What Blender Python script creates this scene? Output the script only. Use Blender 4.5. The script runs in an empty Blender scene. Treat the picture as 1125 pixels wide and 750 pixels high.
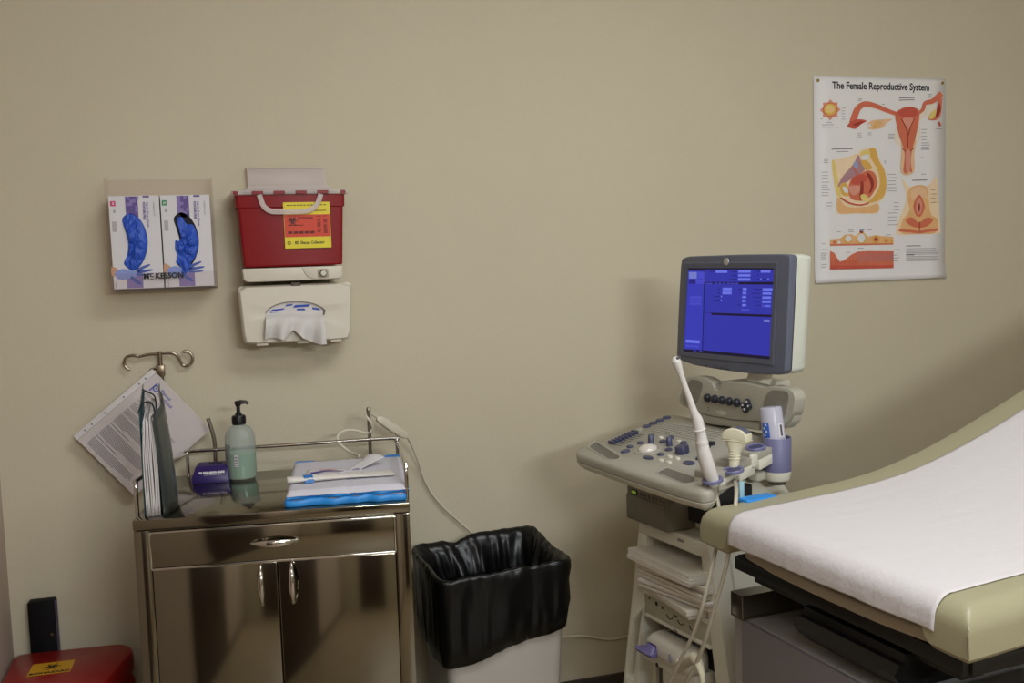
import bpy, bmesh, math, random
from mathutils import Vector, Matrix, noise
from math import sin, cos, pi, radians, sqrt, atan2
random.seed(7)
SC = bpy.context.scene
COL = SC.collection

# ------------------------------------------------------------------ camera
F_PX, YAW, PITCH, ROLL = 1100.0, radians(17.0), radians(4.9), radians(1.9)
CAM = Vector((0.0, -2.77, 1.36))
FW = Vector((sin(YAW)*cos(PITCH), cos(YAW)*cos(PITCH), -sin(PITCH)))
_r = Vector((cos(YAW), -sin(YAW), 0)); _u = _r.cross(FW)
RT = _r*cos(ROLL) - _u*sin(ROLL); UP = _u*cos(ROLL) + _r*sin(ROLL)

def ray(px, py): return FW + RT*((px-562.5)/F_PX) - UP*((py-375.0)/F_PX)
def on_axis(px, py, axis, val):
    d = ray(px, py); return CAM + d*((val-CAM[axis])/d[axis])
def on_plane(px, py, p0, n):
    d = ray(px, py); return CAM + d*((p0-CAM).dot(n)/d.dot(n))

# ------------------------------------------------------------------ materials
MATS = {}
def lin(c):
    return tuple(((v/255)/12.92 if v/255 <= .04045 else ((v/255+.055)/1.055)**2.4) for v in c)
def mat(name, rgb, rough=.5, metal=0., bump=None, var=None, coat=0., spec=.5, alpha=1., trans=0., emit=None, emit_s=0., sheen=0.):
    """rgb: sRGB 0-255. bump=(scale, strength); var=(scale, amount) gentle value variation."""
    if name in MATS: return MATS[name]
    m = bpy.data.materials.new(name); m.use_nodes = True
    nt = m.node_tree; b = nt.nodes['Principled BSDF']
    c = (*lin(rgb), 1)
    b.inputs['Base Color'].default_value = c
    b.inputs['Roughness'].default_value = rough
    b.inputs['Metallic'].default_value = metal
    b.inputs['Specular IOR Level'].default_value = spec
    b.inputs['Coat Weight'].default_value = coat
    b.inputs['Alpha'].default_value = alpha
    b.inputs['Transmission Weight'].default_value = trans
    if emit is not None:
        b.inputs['Emission Color'].default_value = (*lin(emit), 1)
        b.inputs['Emission Strength'].default_value = emit_s
    tc = None
    if bump or var:
        tc = nt.nodes.new('ShaderNodeTexCoord')
    if bump:
        n = nt.nodes.new('ShaderNodeTexNoise'); n.inputs['Scale'].default_value = bump[0]
        n.inputs['Detail'].default_value = 4
        bp = nt.nodes.new('ShaderNodeBump'); bp.inputs['Strength'].default_value = bump[1]
        bp.inputs['Distance'].default_value = .01
        nt.links.new(tc.outputs['Object'], n.inputs['Vector'])
        nt.links.new(n.outputs['Fac'], bp.inputs['Height'])
        nt.links.new(bp.outputs['Normal'], b.inputs['Normal'])
    if var:
        n = nt.nodes.new('ShaderNodeTexNoise'); n.inputs['Scale'].default_value = var[0]
        n.inputs['Detail'].default_value = 5
        mx = nt.nodes.new('ShaderNodeMix'); mx.data_type = 'RGBA'
        k = var[1]
        mx.inputs[6].default_value = (*(v*(1-k) for v in c[:3]), 1)
        mx.inputs[7].default_value = (*(min(1, v*(1+k)) for v in c[:3]), 1)
        nt.links.new(tc.outputs['Object'], n.inputs['Vector'])
        nt.links.new(n.outputs['Fac'], mx.inputs[0])
        nt.links.new(mx.outputs[2], b.inputs['Base Color'])
    MATS[name] = m
    return m

def clear_mat(name, tint, gloss=.12, opac=.05, rough=.05):
    """thin clear plastic: tinted transparency, a little haze and a fresnel gloss"""
    m = bpy.data.materials.new(name); m.use_nodes = True; nt = m.node_tree
    nt.nodes.clear()
    out = nt.nodes.new('ShaderNodeOutputMaterial')
    tr = nt.nodes.new('ShaderNodeBsdfTransparent'); tr.inputs[0].default_value = (*lin(tint), 1)
    df = nt.nodes.new('ShaderNodeBsdfDiffuse'); df.inputs[0].default_value = (*lin(tint), 1)
    gl = nt.nodes.new('ShaderNodeBsdfGlossy'); gl.inputs['Roughness'].default_value = rough
    lw = nt.nodes.new('ShaderNodeLayerWeight'); lw.inputs[0].default_value = .35
    m1 = nt.nodes.new('ShaderNodeMixShader'); m1.inputs[0].default_value = opac
    m2 = nt.nodes.new('ShaderNodeMixShader')
    mt = nt.nodes.new('ShaderNodeMath'); mt.operation = 'MULTIPLY'; mt.inputs[1].default_value = gloss*3
    nt.links.new(lw.outputs['Fresnel'], mt.inputs[0])
    nt.links.new(mt.outputs[0], m2.inputs[0])
    nt.links.new(tr.outputs[0], m1.inputs[1]); nt.links.new(df.outputs[0], m1.inputs[2])
    nt.links.new(m1.outputs[0], m2.inputs[1]); nt.links.new(gl.outputs[0], m2.inputs[2])
    nt.links.new(m2.outputs[0], out.inputs[0])
    MATS[name] = m
    return m

# ------------------------------------------------------------------ mesh builder
class MB:
    def __init__(s): s.bm = bmesh.new()
    def _merge(s, t, M=None, mi=0):
        if M is not None: bmesh.ops.transform(t, matrix=M, verts=t.verts)
        for f in t.faces: f.material_index = mi
        me = bpy.data.meshes.new('tmp'); t.to_mesh(me); t.free()
        s.bm.from_mesh(me); bpy.data.meshes.remove(me)
        return s
    @staticmethod
    def _bev(t, bev, seg, edges=None):
        if bev > 0:
            bmesh.ops.bevel(t, geom=list(edges if edges is not None else t.edges), offset=bev, offset_type='OFFSET',
                            segments=seg, profile=.5, affect='EDGES', clamp_overlap=True)
    def box(s, c, size, M=None, bev=0., seg=2, mi=0, rot=None):
        t = bmesh.new(); bmesh.ops.create_cube(t, size=1)
        bmesh.ops.scale(t, vec=size, verts=t.verts)
        s._bev(t, bev, seg)
        X = Matrix.Translation(c)
        if rot is not None: X = X @ rot
        if M is not None: X = M @ X
        return s._merge(t, X, mi)
    def prism(s, pts, d0, d1, plane='xy', M=None, bev=0., seg=2, mi=0):
        """closed outline extruded between d0 and d1 along the plane's normal"""
        t = bmesh.new()
        def P(a, b, c): return {'xy': (a, b, c), 'xz': (a, c, b), 'yz': (c, a, b)}[plane]
        lo = [t.verts.new(P(a, b, d0)) for a, b in pts]
        hi = [t.verts.new(P(a, b, d1)) for a, b in pts]
        n = len(pts)
        t.faces.new(lo); t.faces.new(hi)
        for i in range(n): t.faces.new((lo[i], lo[(i+1) % n], hi[(i+1) % n], hi[i]))
        bmesh.ops.recalc_face_normals(t, faces=t.faces)
        if bev:
            es = [e for f in list(t.faces)[:2] for e in f.edges]
            s._bev(t, bev, seg, es)
        return s._merge(t, M, mi)
    def loft(s, rings, caps=(True, True), M=None, mi=0, closed=True):
        t = bmesh.new(); R = [[t.verts.new(p) for p in r] for r in rings]
        n = len(R[0])
        for a, b in zip(R[:-1], R[1:]):
            for i in range(n if closed else n-1):
                t.faces.new((a[i], a[(i+1) % n], b[(i+1) % n], b[i]))
        if caps[0]: t.faces.new(R[0][::-1])
        if caps[1]: t.faces.new(R[-1])
        bmesh.ops.recalc_face_normals(t, faces=t.faces)
        return s._merge(t, M, mi)
    def tube(s, path, r, seg=10, M=None, mi=0, smooth=0, caps=True, flat=1.):
        P = [Vector(p) for p in path]
        if smooth: P = spline(P, smooth)
        n = len(P); rings = []; up = None
        for i in range(n):
            tg = (P[min(i+1, n-1)]-P[max(i-1, 0)]).normalized()
            if up is None:
                up = tg.orthogonal().normalized()
                if flat != 1.: 
                    z = Vector((0, 0, 1)); up = (z-tg*z.dot(tg)).normalized() if abs(tg.z) < .95 else up
            else: up = (up-tg*up.dot(tg)).normalized()
            sd = tg.cross(up)
            rr = r[min(i, len(r)-1)] if isinstance(r, (list, tuple)) else r
            rings.append([P[i]+up*(rr*flat*cos(2*pi*k/seg))+sd*(rr*sin(2*pi*k/seg)) for k in range(seg)])
        return s.loft(rings, (caps, caps), M, mi)
    def lathe(s, prof, seg=24, M=None, mi=0, sx=1., sy=1., caps=(True, True)):
        rings = [[(r*sx*cos(2*pi*k/seg), r*sy*sin(2*pi*k/seg), z) for k in range(seg)] for r, z in prof]
        return s.loft(rings, caps, M, mi)
    def grid(s, fn, nu, nv, M=None, mi=0):
        t = bmesh.new()
        V = [[t.verts.new(fn(i/nu, j/nv)) for j in range(nv+1)] for i in range(nu+1)]
        for i in range(nu):
            for j in range(nv): t.faces.new((V[i][j], V[i+1][j], V[i+1][j+1], V[i][j+1]))
        return s._merge(t, M, mi)
    def poly(s, pts, M=None, mi=0):
        t = bmesh.new(); t.faces.new([t.verts.new(p) for p in pts])
        return s._merge(t, M, mi)
    def sheet(s, pts, z, M=None, mi=0, th=.0003):
        return s.prism(pts, z, z+th, 'xy', M, mi=mi)
    def build(s, name, m, parent=None, sharp=38, solid=0., sub=0):
        me = bpy.data.meshes.new(name)
        if solid or True:
            bmesh.ops.recalc_face_normals(s.bm, faces=s.bm.faces) if not solid else None
        s.bm.to_mesh(me); s.bm.free()
        for k in (m if isinstance(m, (list, tuple)) else [m]): me.materials.append(k)
        me.polygons.foreach_set('use_smooth', [True]*len(me.polygons))
        me.set_sharp_from_angle(angle=radians(sharp))
        o = bpy.data.objects.new(name, me); COL.objects.link(o)
        if parent is not None: o.parent = parent
        if solid:
            md = o.modifiers.new('thickness', 'SOLIDIFY'); md.thickness = solid; md.offset = 0
        if sub:
            md = o.modifiers.new('smooth', 'SUBSURF'); md.levels = sub; md.render_levels = sub
        return o

def spline(P, k):
    """Catmull-Rom through the points, k steps per span"""
    P = [Vector(p) for p in P]; Q = [2*P[0]-P[1]]+P+[2*P[-1]-P[-2]]; out = []
    for i in range(1, len(Q)-2):
        a, b, c, d = Q[i-1:i+3]
        for j in range(k):
            t = j/k
            out.append(.5*((2*b)+(c-a)*t+(2*a-5*b+4*c-d)*t*t+(3*b-a-3*c+d)*t**3))
    out.append(P[-1]); return out
def smooth2(pts, k=4, closed=True):
    """closed smooth 2-D outline"""
    n = len(pts); out = []
    for i in range(n):
        a, b, c, d = (Vector((*pts[(i+j-1) % n], 0)) for j in range(4))
        for j in range(k):
            t = j/k; v = .5*((2*b)+(c-a)*t+(2*a-5*b+4*c-d)*t*t+(3*b-a-3*c+d)*t**3)
            out.append((v.x, v.y))
    return out
def rrect(x0, y0, x1, y1, r, k=5):
    out = []
    for cx, cy, a0 in ((x1-r, y1-r, 0), (x0+r, y1-r, 90), (x0+r, y0+r, 180), (x1-r, y0+r, 270)):
        for j in range(k+1):
            a = radians(a0+90*j/k); out.append((cx+r*cos(a), cy+r*sin(a)))
    return out
def rpoly(pts, r, k=4):
    """polygon with rounded corners; r one radius or one per corner"""
    n = len(pts); out = []
    for i in range(n):
        p = Vector(pts[i]); a = Vector(pts[i-1])-p; b = Vector(pts[(i+1) % n])-p
        rr = r[i] if isinstance(r, (list, tuple)) else r
        rr = min(rr, a.length*.48, b.length*.48)
        A = p+a.normalized()*rr; B = p+b.normalized()*rr
        for j in range(k+1):
            t = j/k; v = A*(1-t)**2+p*(2*t*(1-t))+B*t*t; out.append((v.x, v.y))
    return out
def circ(cx, cy, r, n=20, ry=None, a0=0, a1=360):
    ry = ry or r
    full = abs(a1-a0) >= 360
    m = n if full else n+1
    return [(cx+r*cos(radians(a0+(a1-a0)*i/n)), cy+ry*sin(radians(a0+(a1-a0)*i/n))) for i in range(m)]
def band(pts, w):
    """2-D stroke as one closed outline"""
    P = [Vector(p) for p in pts]; L = []; R = []
    for i, p in enumerate(P):
        t = (P[min(i+1, len(P)-1)]-P[max(i-1, 0)]).normalized(); nn = Vector((-t.y, t.x))
        ww = (w[i] if isinstance(w, (list, tuple)) else w)/2
        L.append(tuple(p+nn*ww)); R.append(tuple(p-nn*ww))
    return L+R[::-1]

# ------------------------------------------------------------------ objects
def thing(name, label, cat, loc=(0, 0, 0), rz=0., group=None, M=None):
    o = bpy.data.objects.new(name, None); COL.objects.link(o)
    o.empty_display_size = .05
    o.location = loc; o.rotation_euler = (0, 0, rz)
    if M is not None: o.matrix_world = M
    return tag(o, label, cat, group)
def tag(o, label, cat, group=None):
    o['label'] = label; o['category'] = cat
    if group: o['group'] = group
    return o
def structure(o): o['kind'] = 'structure'; return o

def lettering(name, s, size, M, m, parent, bold=0., align='CENTER', depth=.0004, xs=1., shear=0., spacing=1.):
    cu = bpy.data.curves.new(name, 'FONT'); cu.body = s; cu.size = size; cu.align_x = align; cu.align_y = 'CENTER'
    cu.extrude = depth/2; cu.offset = bold; cu.shear = shear; cu.space_character = spacing; cu.resolution_u = 3
    t = bpy.data.objects.new('tmp', cu); COL.objects.link(t)
    bpy.context.view_layer.update()
    me = bpy.data.meshes.new_from_object(t.evaluated_get(bpy.context.evaluated_depsgraph_get()))
    bpy.data.objects.remove(t); bpy.data.curves.remove(cu)
    me.name = name
    me.transform(M @ Matrix.Diagonal((xs, 1, 1, 1)))
    me.materials.clear(); me.materials.append(m)
    o = bpy.data.objects.new(name, me); COL.objects.link(o)
    if parent is not None: o.parent = parent
    return o
def frame(o, x, y, z=None):
    """matrix from an origin and two axes"""
    x = Vector(x).normalized(); y = Vector(y); y = (y-x*y.dot(x)).normalized(); z = x.cross(y)
    M = Matrix.Identity(4)
    for i in range(3): M[i][0], M[i][1], M[i][2], M[i][3] = x[i], y[i], z[i], o[i]
    return M
T = Matrix.Translation
def RZ(a): return Matrix.Rotation(a, 4, 'Z')
def RX(a): return Matrix.Rotation(a, 4, 'X')
def RY(a): return Matrix.Rotation(a, 4, 'Y')
def WALLF(x, y, z):
    """frame for flat things facing the camera side: local x right, local y up, local z out of the wall (-y)"""
    return frame(Vector((x, y, z)), (1, 0, 0), (0, 0, 1))
def biohazard(mb, cx, cy, R, z, mi):
    """trefoil of three open crescents and a ring"""
    for k in range(3):
        d = 90+120*k; a = radians(d)
        c = (cx+cos(a)*R*.60, cy+sin(a)*R*.60)
        for sg in (1, -1):
            ts = [38+142*i/14 for i in range(15)]
            A = [(c[0]+R*.43*cos(radians(d+sg*t)), c[1]+R*.43*sin(radians(d+sg*t))) for t in ts]
            mb.sheet(band(A, [R*(.03+.19*(i/14)**1.2) for i in range(15)]), z, mi=mi)
    for k in range(3):
        a0 = 90+120*k
        P = [(cx+R*.50*cos(radians(a0+t)), cy+R*.50*sin(radians(a0+t))) for t in range(-38, 39, 8)]
        mb.sheet(band(P, R*.09), z+.0001, mi=mi)
# ================================================================== materials
wall_m = mat('wall paint', (202, 192, 168), .75, bump=(170, .09), var=(2.2, .035), spec=.25)
lwall_m = mat('side wall paint', (196, 178, 164), .75, bump=(170, .09), spec=.25)
ceil_m = mat('ceiling tile', (196, 192, 180), .9, bump=(60, .1))
floor_m = mat('vinyl floor', (158, 140, 114), .4, var=(6, .12))
base_m = mat('vinyl baseboard', (70, 62, 58), .5)
door_m = mat('added dark door', (66, 44, 30), .45, var=(3, .2))
steel_m = mat('brushed steel', (132, 126, 112), .11, 1., var=(5, .06), bump=(3.5, .02))
chrome_m = mat('chrome', (205, 202, 196), .09, 1.)
dsteel_m = mat('satin steel', (150, 143, 130), .3, 1.)
white_m = mat('white card', (214, 211, 214), .55)
paper_m = mat('white paper', (208, 203, 202), .7)
black_m = mat('black print', (20, 19, 22), .6)
grey_m = mat('grey print', (138, 134, 136), .7)
lgrey_m = mat('pale grey print', (176, 172, 174), .7)
blackp_m = mat('black plastic', (16, 15, 17), .4, bump=(90, .06))
acry_m = clear_mat('clear acrylic', (253, 251, 251), .035, .02)
cream_m = mat('cream plastic', (214, 206, 190), .4, spec=.45)
red_m = mat('red plastic', (132, 6, 12), .38, spec=.3)
lidp_m = clear_mat('translucent lid', (246, 238, 234), .05, .42, .3)
yellow_m = mat('yellow label', (224, 206, 30), .5)
orange_m = mat('orange label', (206, 58, 22), .5)
glove_m = mat('blue nitrile', (38, 82, 190), .5, bump=(35, .35), var=(18, .14))
purple_m = mat('purple print', (92, 72, 140), .55)
purple2_m = mat('lilac print', (132, 112, 170), .55)

# ================================================================== the room
def wallbox(name, c, size, m):
    return structure(MB().box(c, size).build(name, m))
XL, XR, YB, H = -.518, 3.3, -5.3, 2.62
wallbox('wall_back', ((XL+XR)/2, .05, H/2), (XR-XL+.4, .1, H), wall_m)
wallbox('wall_left', (XL-.05, (YB)/2, H/2), (.1, -YB, H), lwall_m)
wallbox('wall_right', (XR+.05, (YB)/2, H/2), (.1, -YB, H), wall_m)
wallbox('wall_front', ((XL+XR)/2, YB-.05, H/2), (XR-XL+.4, .1, H), wall_m)
wallbox('floor', ((XL+XR)/2, YB/2, -.05), (XR-XL+.4, -YB+.4, .1), floor_m)
wallbox('ceiling', ((XL+XR)/2, YB/2, H+.05), (XR-XL+.4, -YB+.4, .1), ceil_m)
wallbox('baseboard_back', ((XL+XR)/2, -.004, .035), (XR-XL, .008, .07), base_m)
wallbox('baseboard_left', (XL+.004, YB/2, .035), (.008, -YB, .07), base_m)
structure(MB().box((XL+.012, -1.95, 1.03), (.03, 1.1, 2.06), bev=.004).build('added_dark_door_2', door_m))  # unseen dark slab added so the cart's drawer and left door mirror dark
d1 = structure(MB().box((.55, YB+.02, 1.03), (.92, .04, 2.06), bev=.004).build('added_dark_door_1', door_m))  # unseen dark slab added behind the camera for the steel to reflect

# ceiling lamps (fluorescent troffers, above and behind the photographer)
lampf_m = mat('lamp frame', (220, 220, 216), .5)
lamp_m = mat('lamp diffuser', (240, 238, 225), .6, emit=(255, 240, 214), emit_s=1.5)
def troffer(x, y, label, power, sx=1.2, sy=.6):
    t = thing('ceiling_light', label, 'ceiling light', (x, y, H), group='fluorescent ceiling lights')
    b = MB()
    for dx, dy, w, d in ((0, sy/2, sx+.06, .03), (0, -sy/2, sx+.06, .03), (sx/2, 0, .03, sy), (-sx/2, 0, .03, sy)):
        b.box((dx, dy, -.012), (w, d, .024))
    b.build('frame', lampf_m, t)
    MB().box((0, 0, -.006), (sx-.03, sy-.03, .008)).build('diffuser', lamp_m, t)
    l = bpy.data.lights.new('lamp', 'AREA'); l.shape = 'RECTANGLE'; l.size = sx-.06; l.size_y = sy-.06
    l.energy = power; l.color = (.90, .955, 1.)
    lo = bpy.data.objects.new('lamp', l); COL.objects.link(lo); lo.parent = t; lo.location = (0, 0, -.03)
    return t
troffer(1.0, -1.75, 'fluorescent ceiling panel above the middle of the room', 22)
troffer(.15, -3.3, 'added fluorescent ceiling panel behind the photographer on the left', 20)  # added panel, lifts the machine's left faces and the low wall
# unseen strip light added behind the photographer to brighten the back wall
wl = thing('added_wall_light', 'added unseen strip light on the wall behind the photographer', 'added wall light', (1.2, YB, 2.15))
MB().box((0, .03, 0), (1.5, .06, .2), bev=.008).build('housing', lampf_m, wl)
MB().box((0, .064, 0), (1.42, .01, .16), bev=.003).build('diffuser', lamp_m, wl)
l = bpy.data.lights.new('lamp', 'AREA'); l.shape = 'RECTANGLE'; l.size = 1.4; l.size_y = .16
l.energy = 54; l.color = (.90, .955, 1.)
lo = bpy.data.objects.new('lamp', l); COL.objects.link(lo); lo.parent = wl; lo.location = (0, .075, 0); lo.rotation_euler = (pi/2, 0, 0)

# ================================================================== glove boxes in their holder
gh = thing('glove_box_holder', 'clear acrylic wall holder with black lettering carrying two glove boxes', 'holder', (-.091, -.003, 1.305))
hw = .127
MB().box((0, 0, .138), (2*hw, .003, .285)).build('back_panel', acry_m, gh)
for sx in (-1, 1):
    MB().prism([(-.003, .0), (-.098, .0), (-.098, .277), (-.003, .283)], sx*hw-.0015, sx*hw+.0015, 'yz').build('side_panel', acry_m, gh)
MB().box((0, -.05, -.002), (2*hw, .098, .004)).build('base_panel', acry_m, gh)
MB().box((0, -.0985, .02), (2*hw, .003, .044)).build('front_lip', acry_m, gh)
lettering('lettering', 'M', .019, frame(Vector((-.0435, -.1004, .033)), (1, 0, 0), (0, 0, 1)), black_m, gh, bold=.0007, xs=.95)
lettering('lettering', 'C', .0125, frame(Vector((-.0305, -.1004, .0355)), (1, 0, 0), (0, 0, 1)), black_m, gh, bold=.0006, xs=.95)
lettering('lettering', 'KESSON', .0195, frame(Vector((.0115, -.1004, .033)), (1, 0, 0), (0, 0, 1)), black_m, gh, bold=.0007, xs=.95)
MB().box((-.0305, -.1004, .0268), (.009, .0004, .0016)).build('lettering', black_m, gh)

skin_m = mat('printed skin', (196, 150, 120), .6)
ghand_m = mat('printed glove', (132, 148, 206), .6)
ghand2_m = mat('printed glove shade', (66, 88, 168), .6)
pink_m = mat('pink size square', (206, 60, 110), .6)
green_m = mat('green size square', (30, 140, 84), .6)
hole_m = mat('dark box inside', (22, 20, 34), .8)
def gbc(X, Y, k):
    """crop pixels of the left (0) / right (1) glove box -> box face coordinates"""
    x0 = 92+(Y-180)*.066 if k == 0 else 376+(Y-172)*.05
    return ((X-x0)/283*.119, .231-(Y-(178 if k == 0 else 173))/506*.231)
def glove_box(k, label, sq, glabel):
    x0 = -.2125+k*.1215
    t = thing('glove_box', label, 'glove box', (x0, -.006, 1.3085), group='glove boxes in the acrylic holder')
    w, h, d = .1185, .231, .088
    # closed box; a dark sheet paints the shaded inside of the crescent opening
    ov = [(170, 310), (185, 285), (212, 272), (240, 282), (268, 305), (295, 350), (312, 410), (312, 460), (298, 515), (272, 560), (240, 584), (215, 580), (190, 560), (180, 540), (196, 505), (204, 460), (200, 410), (185, 360)]
    if k: ov = [(x+282, y-4) for x, y in ov]
    ov = smooth2([gbc(x, y, k) for x, y in ov], 3)
    MB().box((w/2, -d/2, h/2), (w, d, h), bev=.0008, seg=1).build('carton', white_m, t)
    F = frame(Vector((0, -d, 0)), (1, 0, 0), (0, 0, 1))
    MB().sheet(ov, .0003, F).build('opening', hole_m, t)
    # printing
    b = None
    def rect(X0, Y0, X1, Y1, mi, z=.0002):
        o = 282 if k else 0; oy = -5 if k else 0
        P = [gbc(X+o, Y+oy, k) for X, Y in ((X0, Y1), (X1, Y1), (X1, Y0), (X0, Y0))]
        x0, x1 = P[0][0], P[1][0]; y0, y1 = P[0][1], P[2][1]
        b.sheet([(x0, y0), (x1, y0), (x1, y1), (x0, y1)], z, F, mi)
    PM = [purple_m, purple2_m, sq, lgrey_m]
    def piece(name, *r):
        nonlocal b
        b = MB(); rect(*r); b.build(name, PM, t)
    b = MB(); rect(193, 182, 262, 300, 0); rng = random.Random(3+k)
    for i in range(4):
        for j in range(7):
            if rng.random() < .45: rect(193+i*17, 182+j*17, 193+i*17+17, 182+j*17+17, 1, .0003)
    b.build('printed_panel', PM, t)
    piece('printed_bar', 284, 180, 320, 189, 0); piece('size_square', 105, 206, 134, 234, 2)
    piece('printed_panel', 200, 600, 290, 680, 1); piece('printed_text_block', 118, 316, 142, 372, 3, .00015); piece('printed_text_block', 135, 645, 140, 680, 3)
    def txt(s, X, Y, size, m, bold=0, xs=1):
        o = 282 if k else 0; oy = -5 if k else 0
        x, y = gbc(X+o, Y+oy, k)
        lettering('lettering', s, size, F @ T((x, y, .0004)) @ RZ(-pi/2), m, t, bold=bold, xs=xs)
    txt('Nitrile Exam Gloves', 312, 283, .0082, purple_m, .00012, .92)
    txt('POWDER-FREE', 292, 262, .0078, purple_m, .0003, .86)
    txt('confiderm 3.0', 348, 250, .0062, grey_m)
    lettering('lettering', 'S' if k == 0 else 'M', .0085, F @ T((*gbc(120+(282 if k else 0), 220-(4 if k else 0), k), .0006)), white_m, t, bold=.0004)
    txt('100', 126, 260, .006, grey_m, .0002)
    # the printed gloved hand
    hb = MB()
    def H(pts, mi, z=.0003):
        o = 282 if k else 0; oy = -12 if k else 0
        hb.prism(smooth2([gbc(x+o, y+oy, k) for x, y in pts], 3), z, z+.0002, 'xy', F, mi=mi)
    H([(112, 560), (135, 566), (150, 580), (146, 600), (130, 612), (112, 606)], 0)
    H([(132, 590), (170, 574), (205, 580), (240, 586), (262, 592), (262, 606), (236, 622), (205, 628), (170, 632), (140, 622)], 1, .0004)
    for a in ([(246, 580), (285, 562), (322, 552), (324, 560), (290, 576), (262, 594)],
              [(255, 588), (300, 582), (338, 580), (340, 588), (300, 596), (262, 602)],
              [(250, 600), (290, 604), (332, 602), (332, 610), (290, 614), (254, 612)],
              [(226, 614), (246, 630), (276, 652), (274, 664), (250, 654), (216, 626)]):
        H(a, 2, .0005)
    hb.build('printed_hand', [skin_m, ghand_m, ghand2_m], t)
    # glove bunched in the opening: a creased bulge, pulled out through the slot
    cx = sum(p[0] for p in ov)/len(ov); cy = sum(p[1] for p in ov)/len(ov)
    gv = smooth2(ov, 2)[::3]
    if k:
        G = [(470, 300), (500, 292), (525, 330), (560, 335), (580, 370), (592, 420), (590, 460), (578, 510), (552, 545), (535, 590), (510, 618), (492, 612), (495, 580), (478, 556), (462, 545), (468, 500), (458, 470), (460, 420), (478, 425), (490, 400), (476, 345)]
        gv = smooth2([gbc(x, y, 1) for x, y in G], 3)
        cx = sum(p[0] for p in gv)/len(gv); cy = sum(p[1] for p in gv)/len(gv)
    N = 16; rings = []
    gv = [tuple(Vector(gv[i]).lerp(Vector(gv[(i+1) % len(gv)]), f)) for i in range(len(gv)) for f in ((0, .5) if k else (0, .25, .5, .75))]
    for i in range(N+1):
        s = 1-i/N*.97
        ring = []
        for (x, y) in gv:
            px = cx+(x-cx)*s*.985; py = cy+(y-cy)*s*.985
            dome = sqrt(max(0, 1-s*s))
            nz = noise.noise(Vector((px*38+k*5, py*22, 3.1)))+.6*noise.noise(Vector((px*90+py*40, py*60, 9.7+k)))
            ridge = abs(noise.noise(Vector((px*45-py*15, py*30+px*20, 5.5+3*k)))); r2 = abs(noise.noise(Vector((px*80+py*50, py*55-px*60, 1.5+7*k))))
            ring.append((px, py, .0012+dome*(.0085+.006*nz)-dome*(.034*max(0, .2-ridge)+.022*max(0, .16-r2))))
        rings.append(ring)
    gt = MB().loft(rings, (True, True), F).build('nitrile_glove', glove_m, None, sharp=70)
    gt.location = t.location
    tag(gt, glabel, 'glove', 'blue gloves showing in the glove boxes')
    return t
glove_box(0, 'white glove box with pink size square, left one in the acrylic holder', pink_m, 'blue glove folded flat in the opening of the pink marked box')
glove_box(1, 'white glove box with green size square, right one in the acrylic holder', green_m, 'blue crumpled glove hanging out of the green marked box')

# ================================================================== sharps container on its lock bracket
sb = thing('sharps_bracket', 'cream locking wall bracket under the red sharps container', 'bracket', (.2275, -.0, 1.345))
MB().prism(rpoly([(-.131, .004), (-.127, -.026), (-.118, -.031), (.118, -.031), (.124, -.024), (.126, .004)], .006), -.124, -.002, 'xz', bev=.004).build('body', cream_m, sb)
MB().prism(rpoly([(.018, .0035), (.03, -.02), (.05, -.029), (.117, -.029), (.12, -.022), (.122, .0035)], .006), -.1275, -.122, 'xz', bev=.002).build('lock_plate', cream_m, sb)
lk = MB().box((.0725, -.128, -.014), (.028, .006, .022), bev=.003).build('lock', mat('lock surround', (176, 168, 150), .45), sb)
MB().lathe([(.0, .0), (.0095, 0), (.0095, .005), (.007, .008), (0, .008)], 18, frame(Vector((.0725, -.131, -.014)), (1, 0, 0), (0, 0, 1))).build('lock_cylinder', dsteel_m, lk)

sc = thing('sharps_container', 'red sharps container with translucent lid and yellow warning label', 'sharps container', (.2275, 0, 1.352))
# tapered body
rings = []
for z, hx, y0, y1 in ((0, .1235, -.118, -.008), (.004, .126, -.120, -.006), (.150, .1335, -.122, -.004), (.152, .1375, -.124, -.003), (.183, .1385, -.125, -.003)):
    rings.append([(x, y, z) for x, y in rrect(-hx, y0, hx, y1, .009, 3)])
MB().loft(rings).build('body', red_m, sc, sharp=25)
lid = MB().prism(rrect(-.147, -.132, .147, -.001, .008), .183, .195, bev=.003)
lid.prism([(-.1, .194), (.105, .194), (.102, .262), (-.102, .262)], -.022, -.006, 'xz', bev=.003)
lid.prism([(-.118, .194), (.118, .194), (.1, .212), (-.1, .212)], -.07, -.004, 'xz', bev=.003)
lid = lid.build('lid', lidp_m, sc)
MB().box((0, -.012, .258), (.2, .02, .008), bev=.002).build('chute_edge', lidp_m, lid)
for x in (-.137, -.083, -.029, .026, .081, .133):
    MB().box((x, -.1332, .188), (.028 if abs(x) < .12 else .012, .003, .0085), bev=.0008, seg=1).build('lid_tab', red_m, lid)
hp = [(-.079, .183), (-.07, .155), (-.055, .142), (-.035, .139), (.03, .139), (.052, .145), (.066, .158), (.076, .183)]
hb = MB().prism(band(spline([Vector((*p, 0)) for p in hp], 3) and [tuple(v.xy) for v in spline([Vector((*p, 0)) for p in hp], 3)], .0135), -.1365, -.129, 'xz', bev=.0015)
hb.build('handle', lidp_m, sc)
FL = frame(Vector((.0385, -.1255, .104)), (1, 0, 0), (0, 0, 1))
lb = MB().sheet([(-.059, -.059), (.059, -.059), (.059, .059), (-.059, .059)], 0, FL, 0)
lb.sheet([(-.058, -.030), (.058, -.030), (.058, .027), (-.058, .027)], .0004, FL, 1)
biohazard(lb, -.037, .013, .0125, .0009, 2) if False else None
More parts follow.
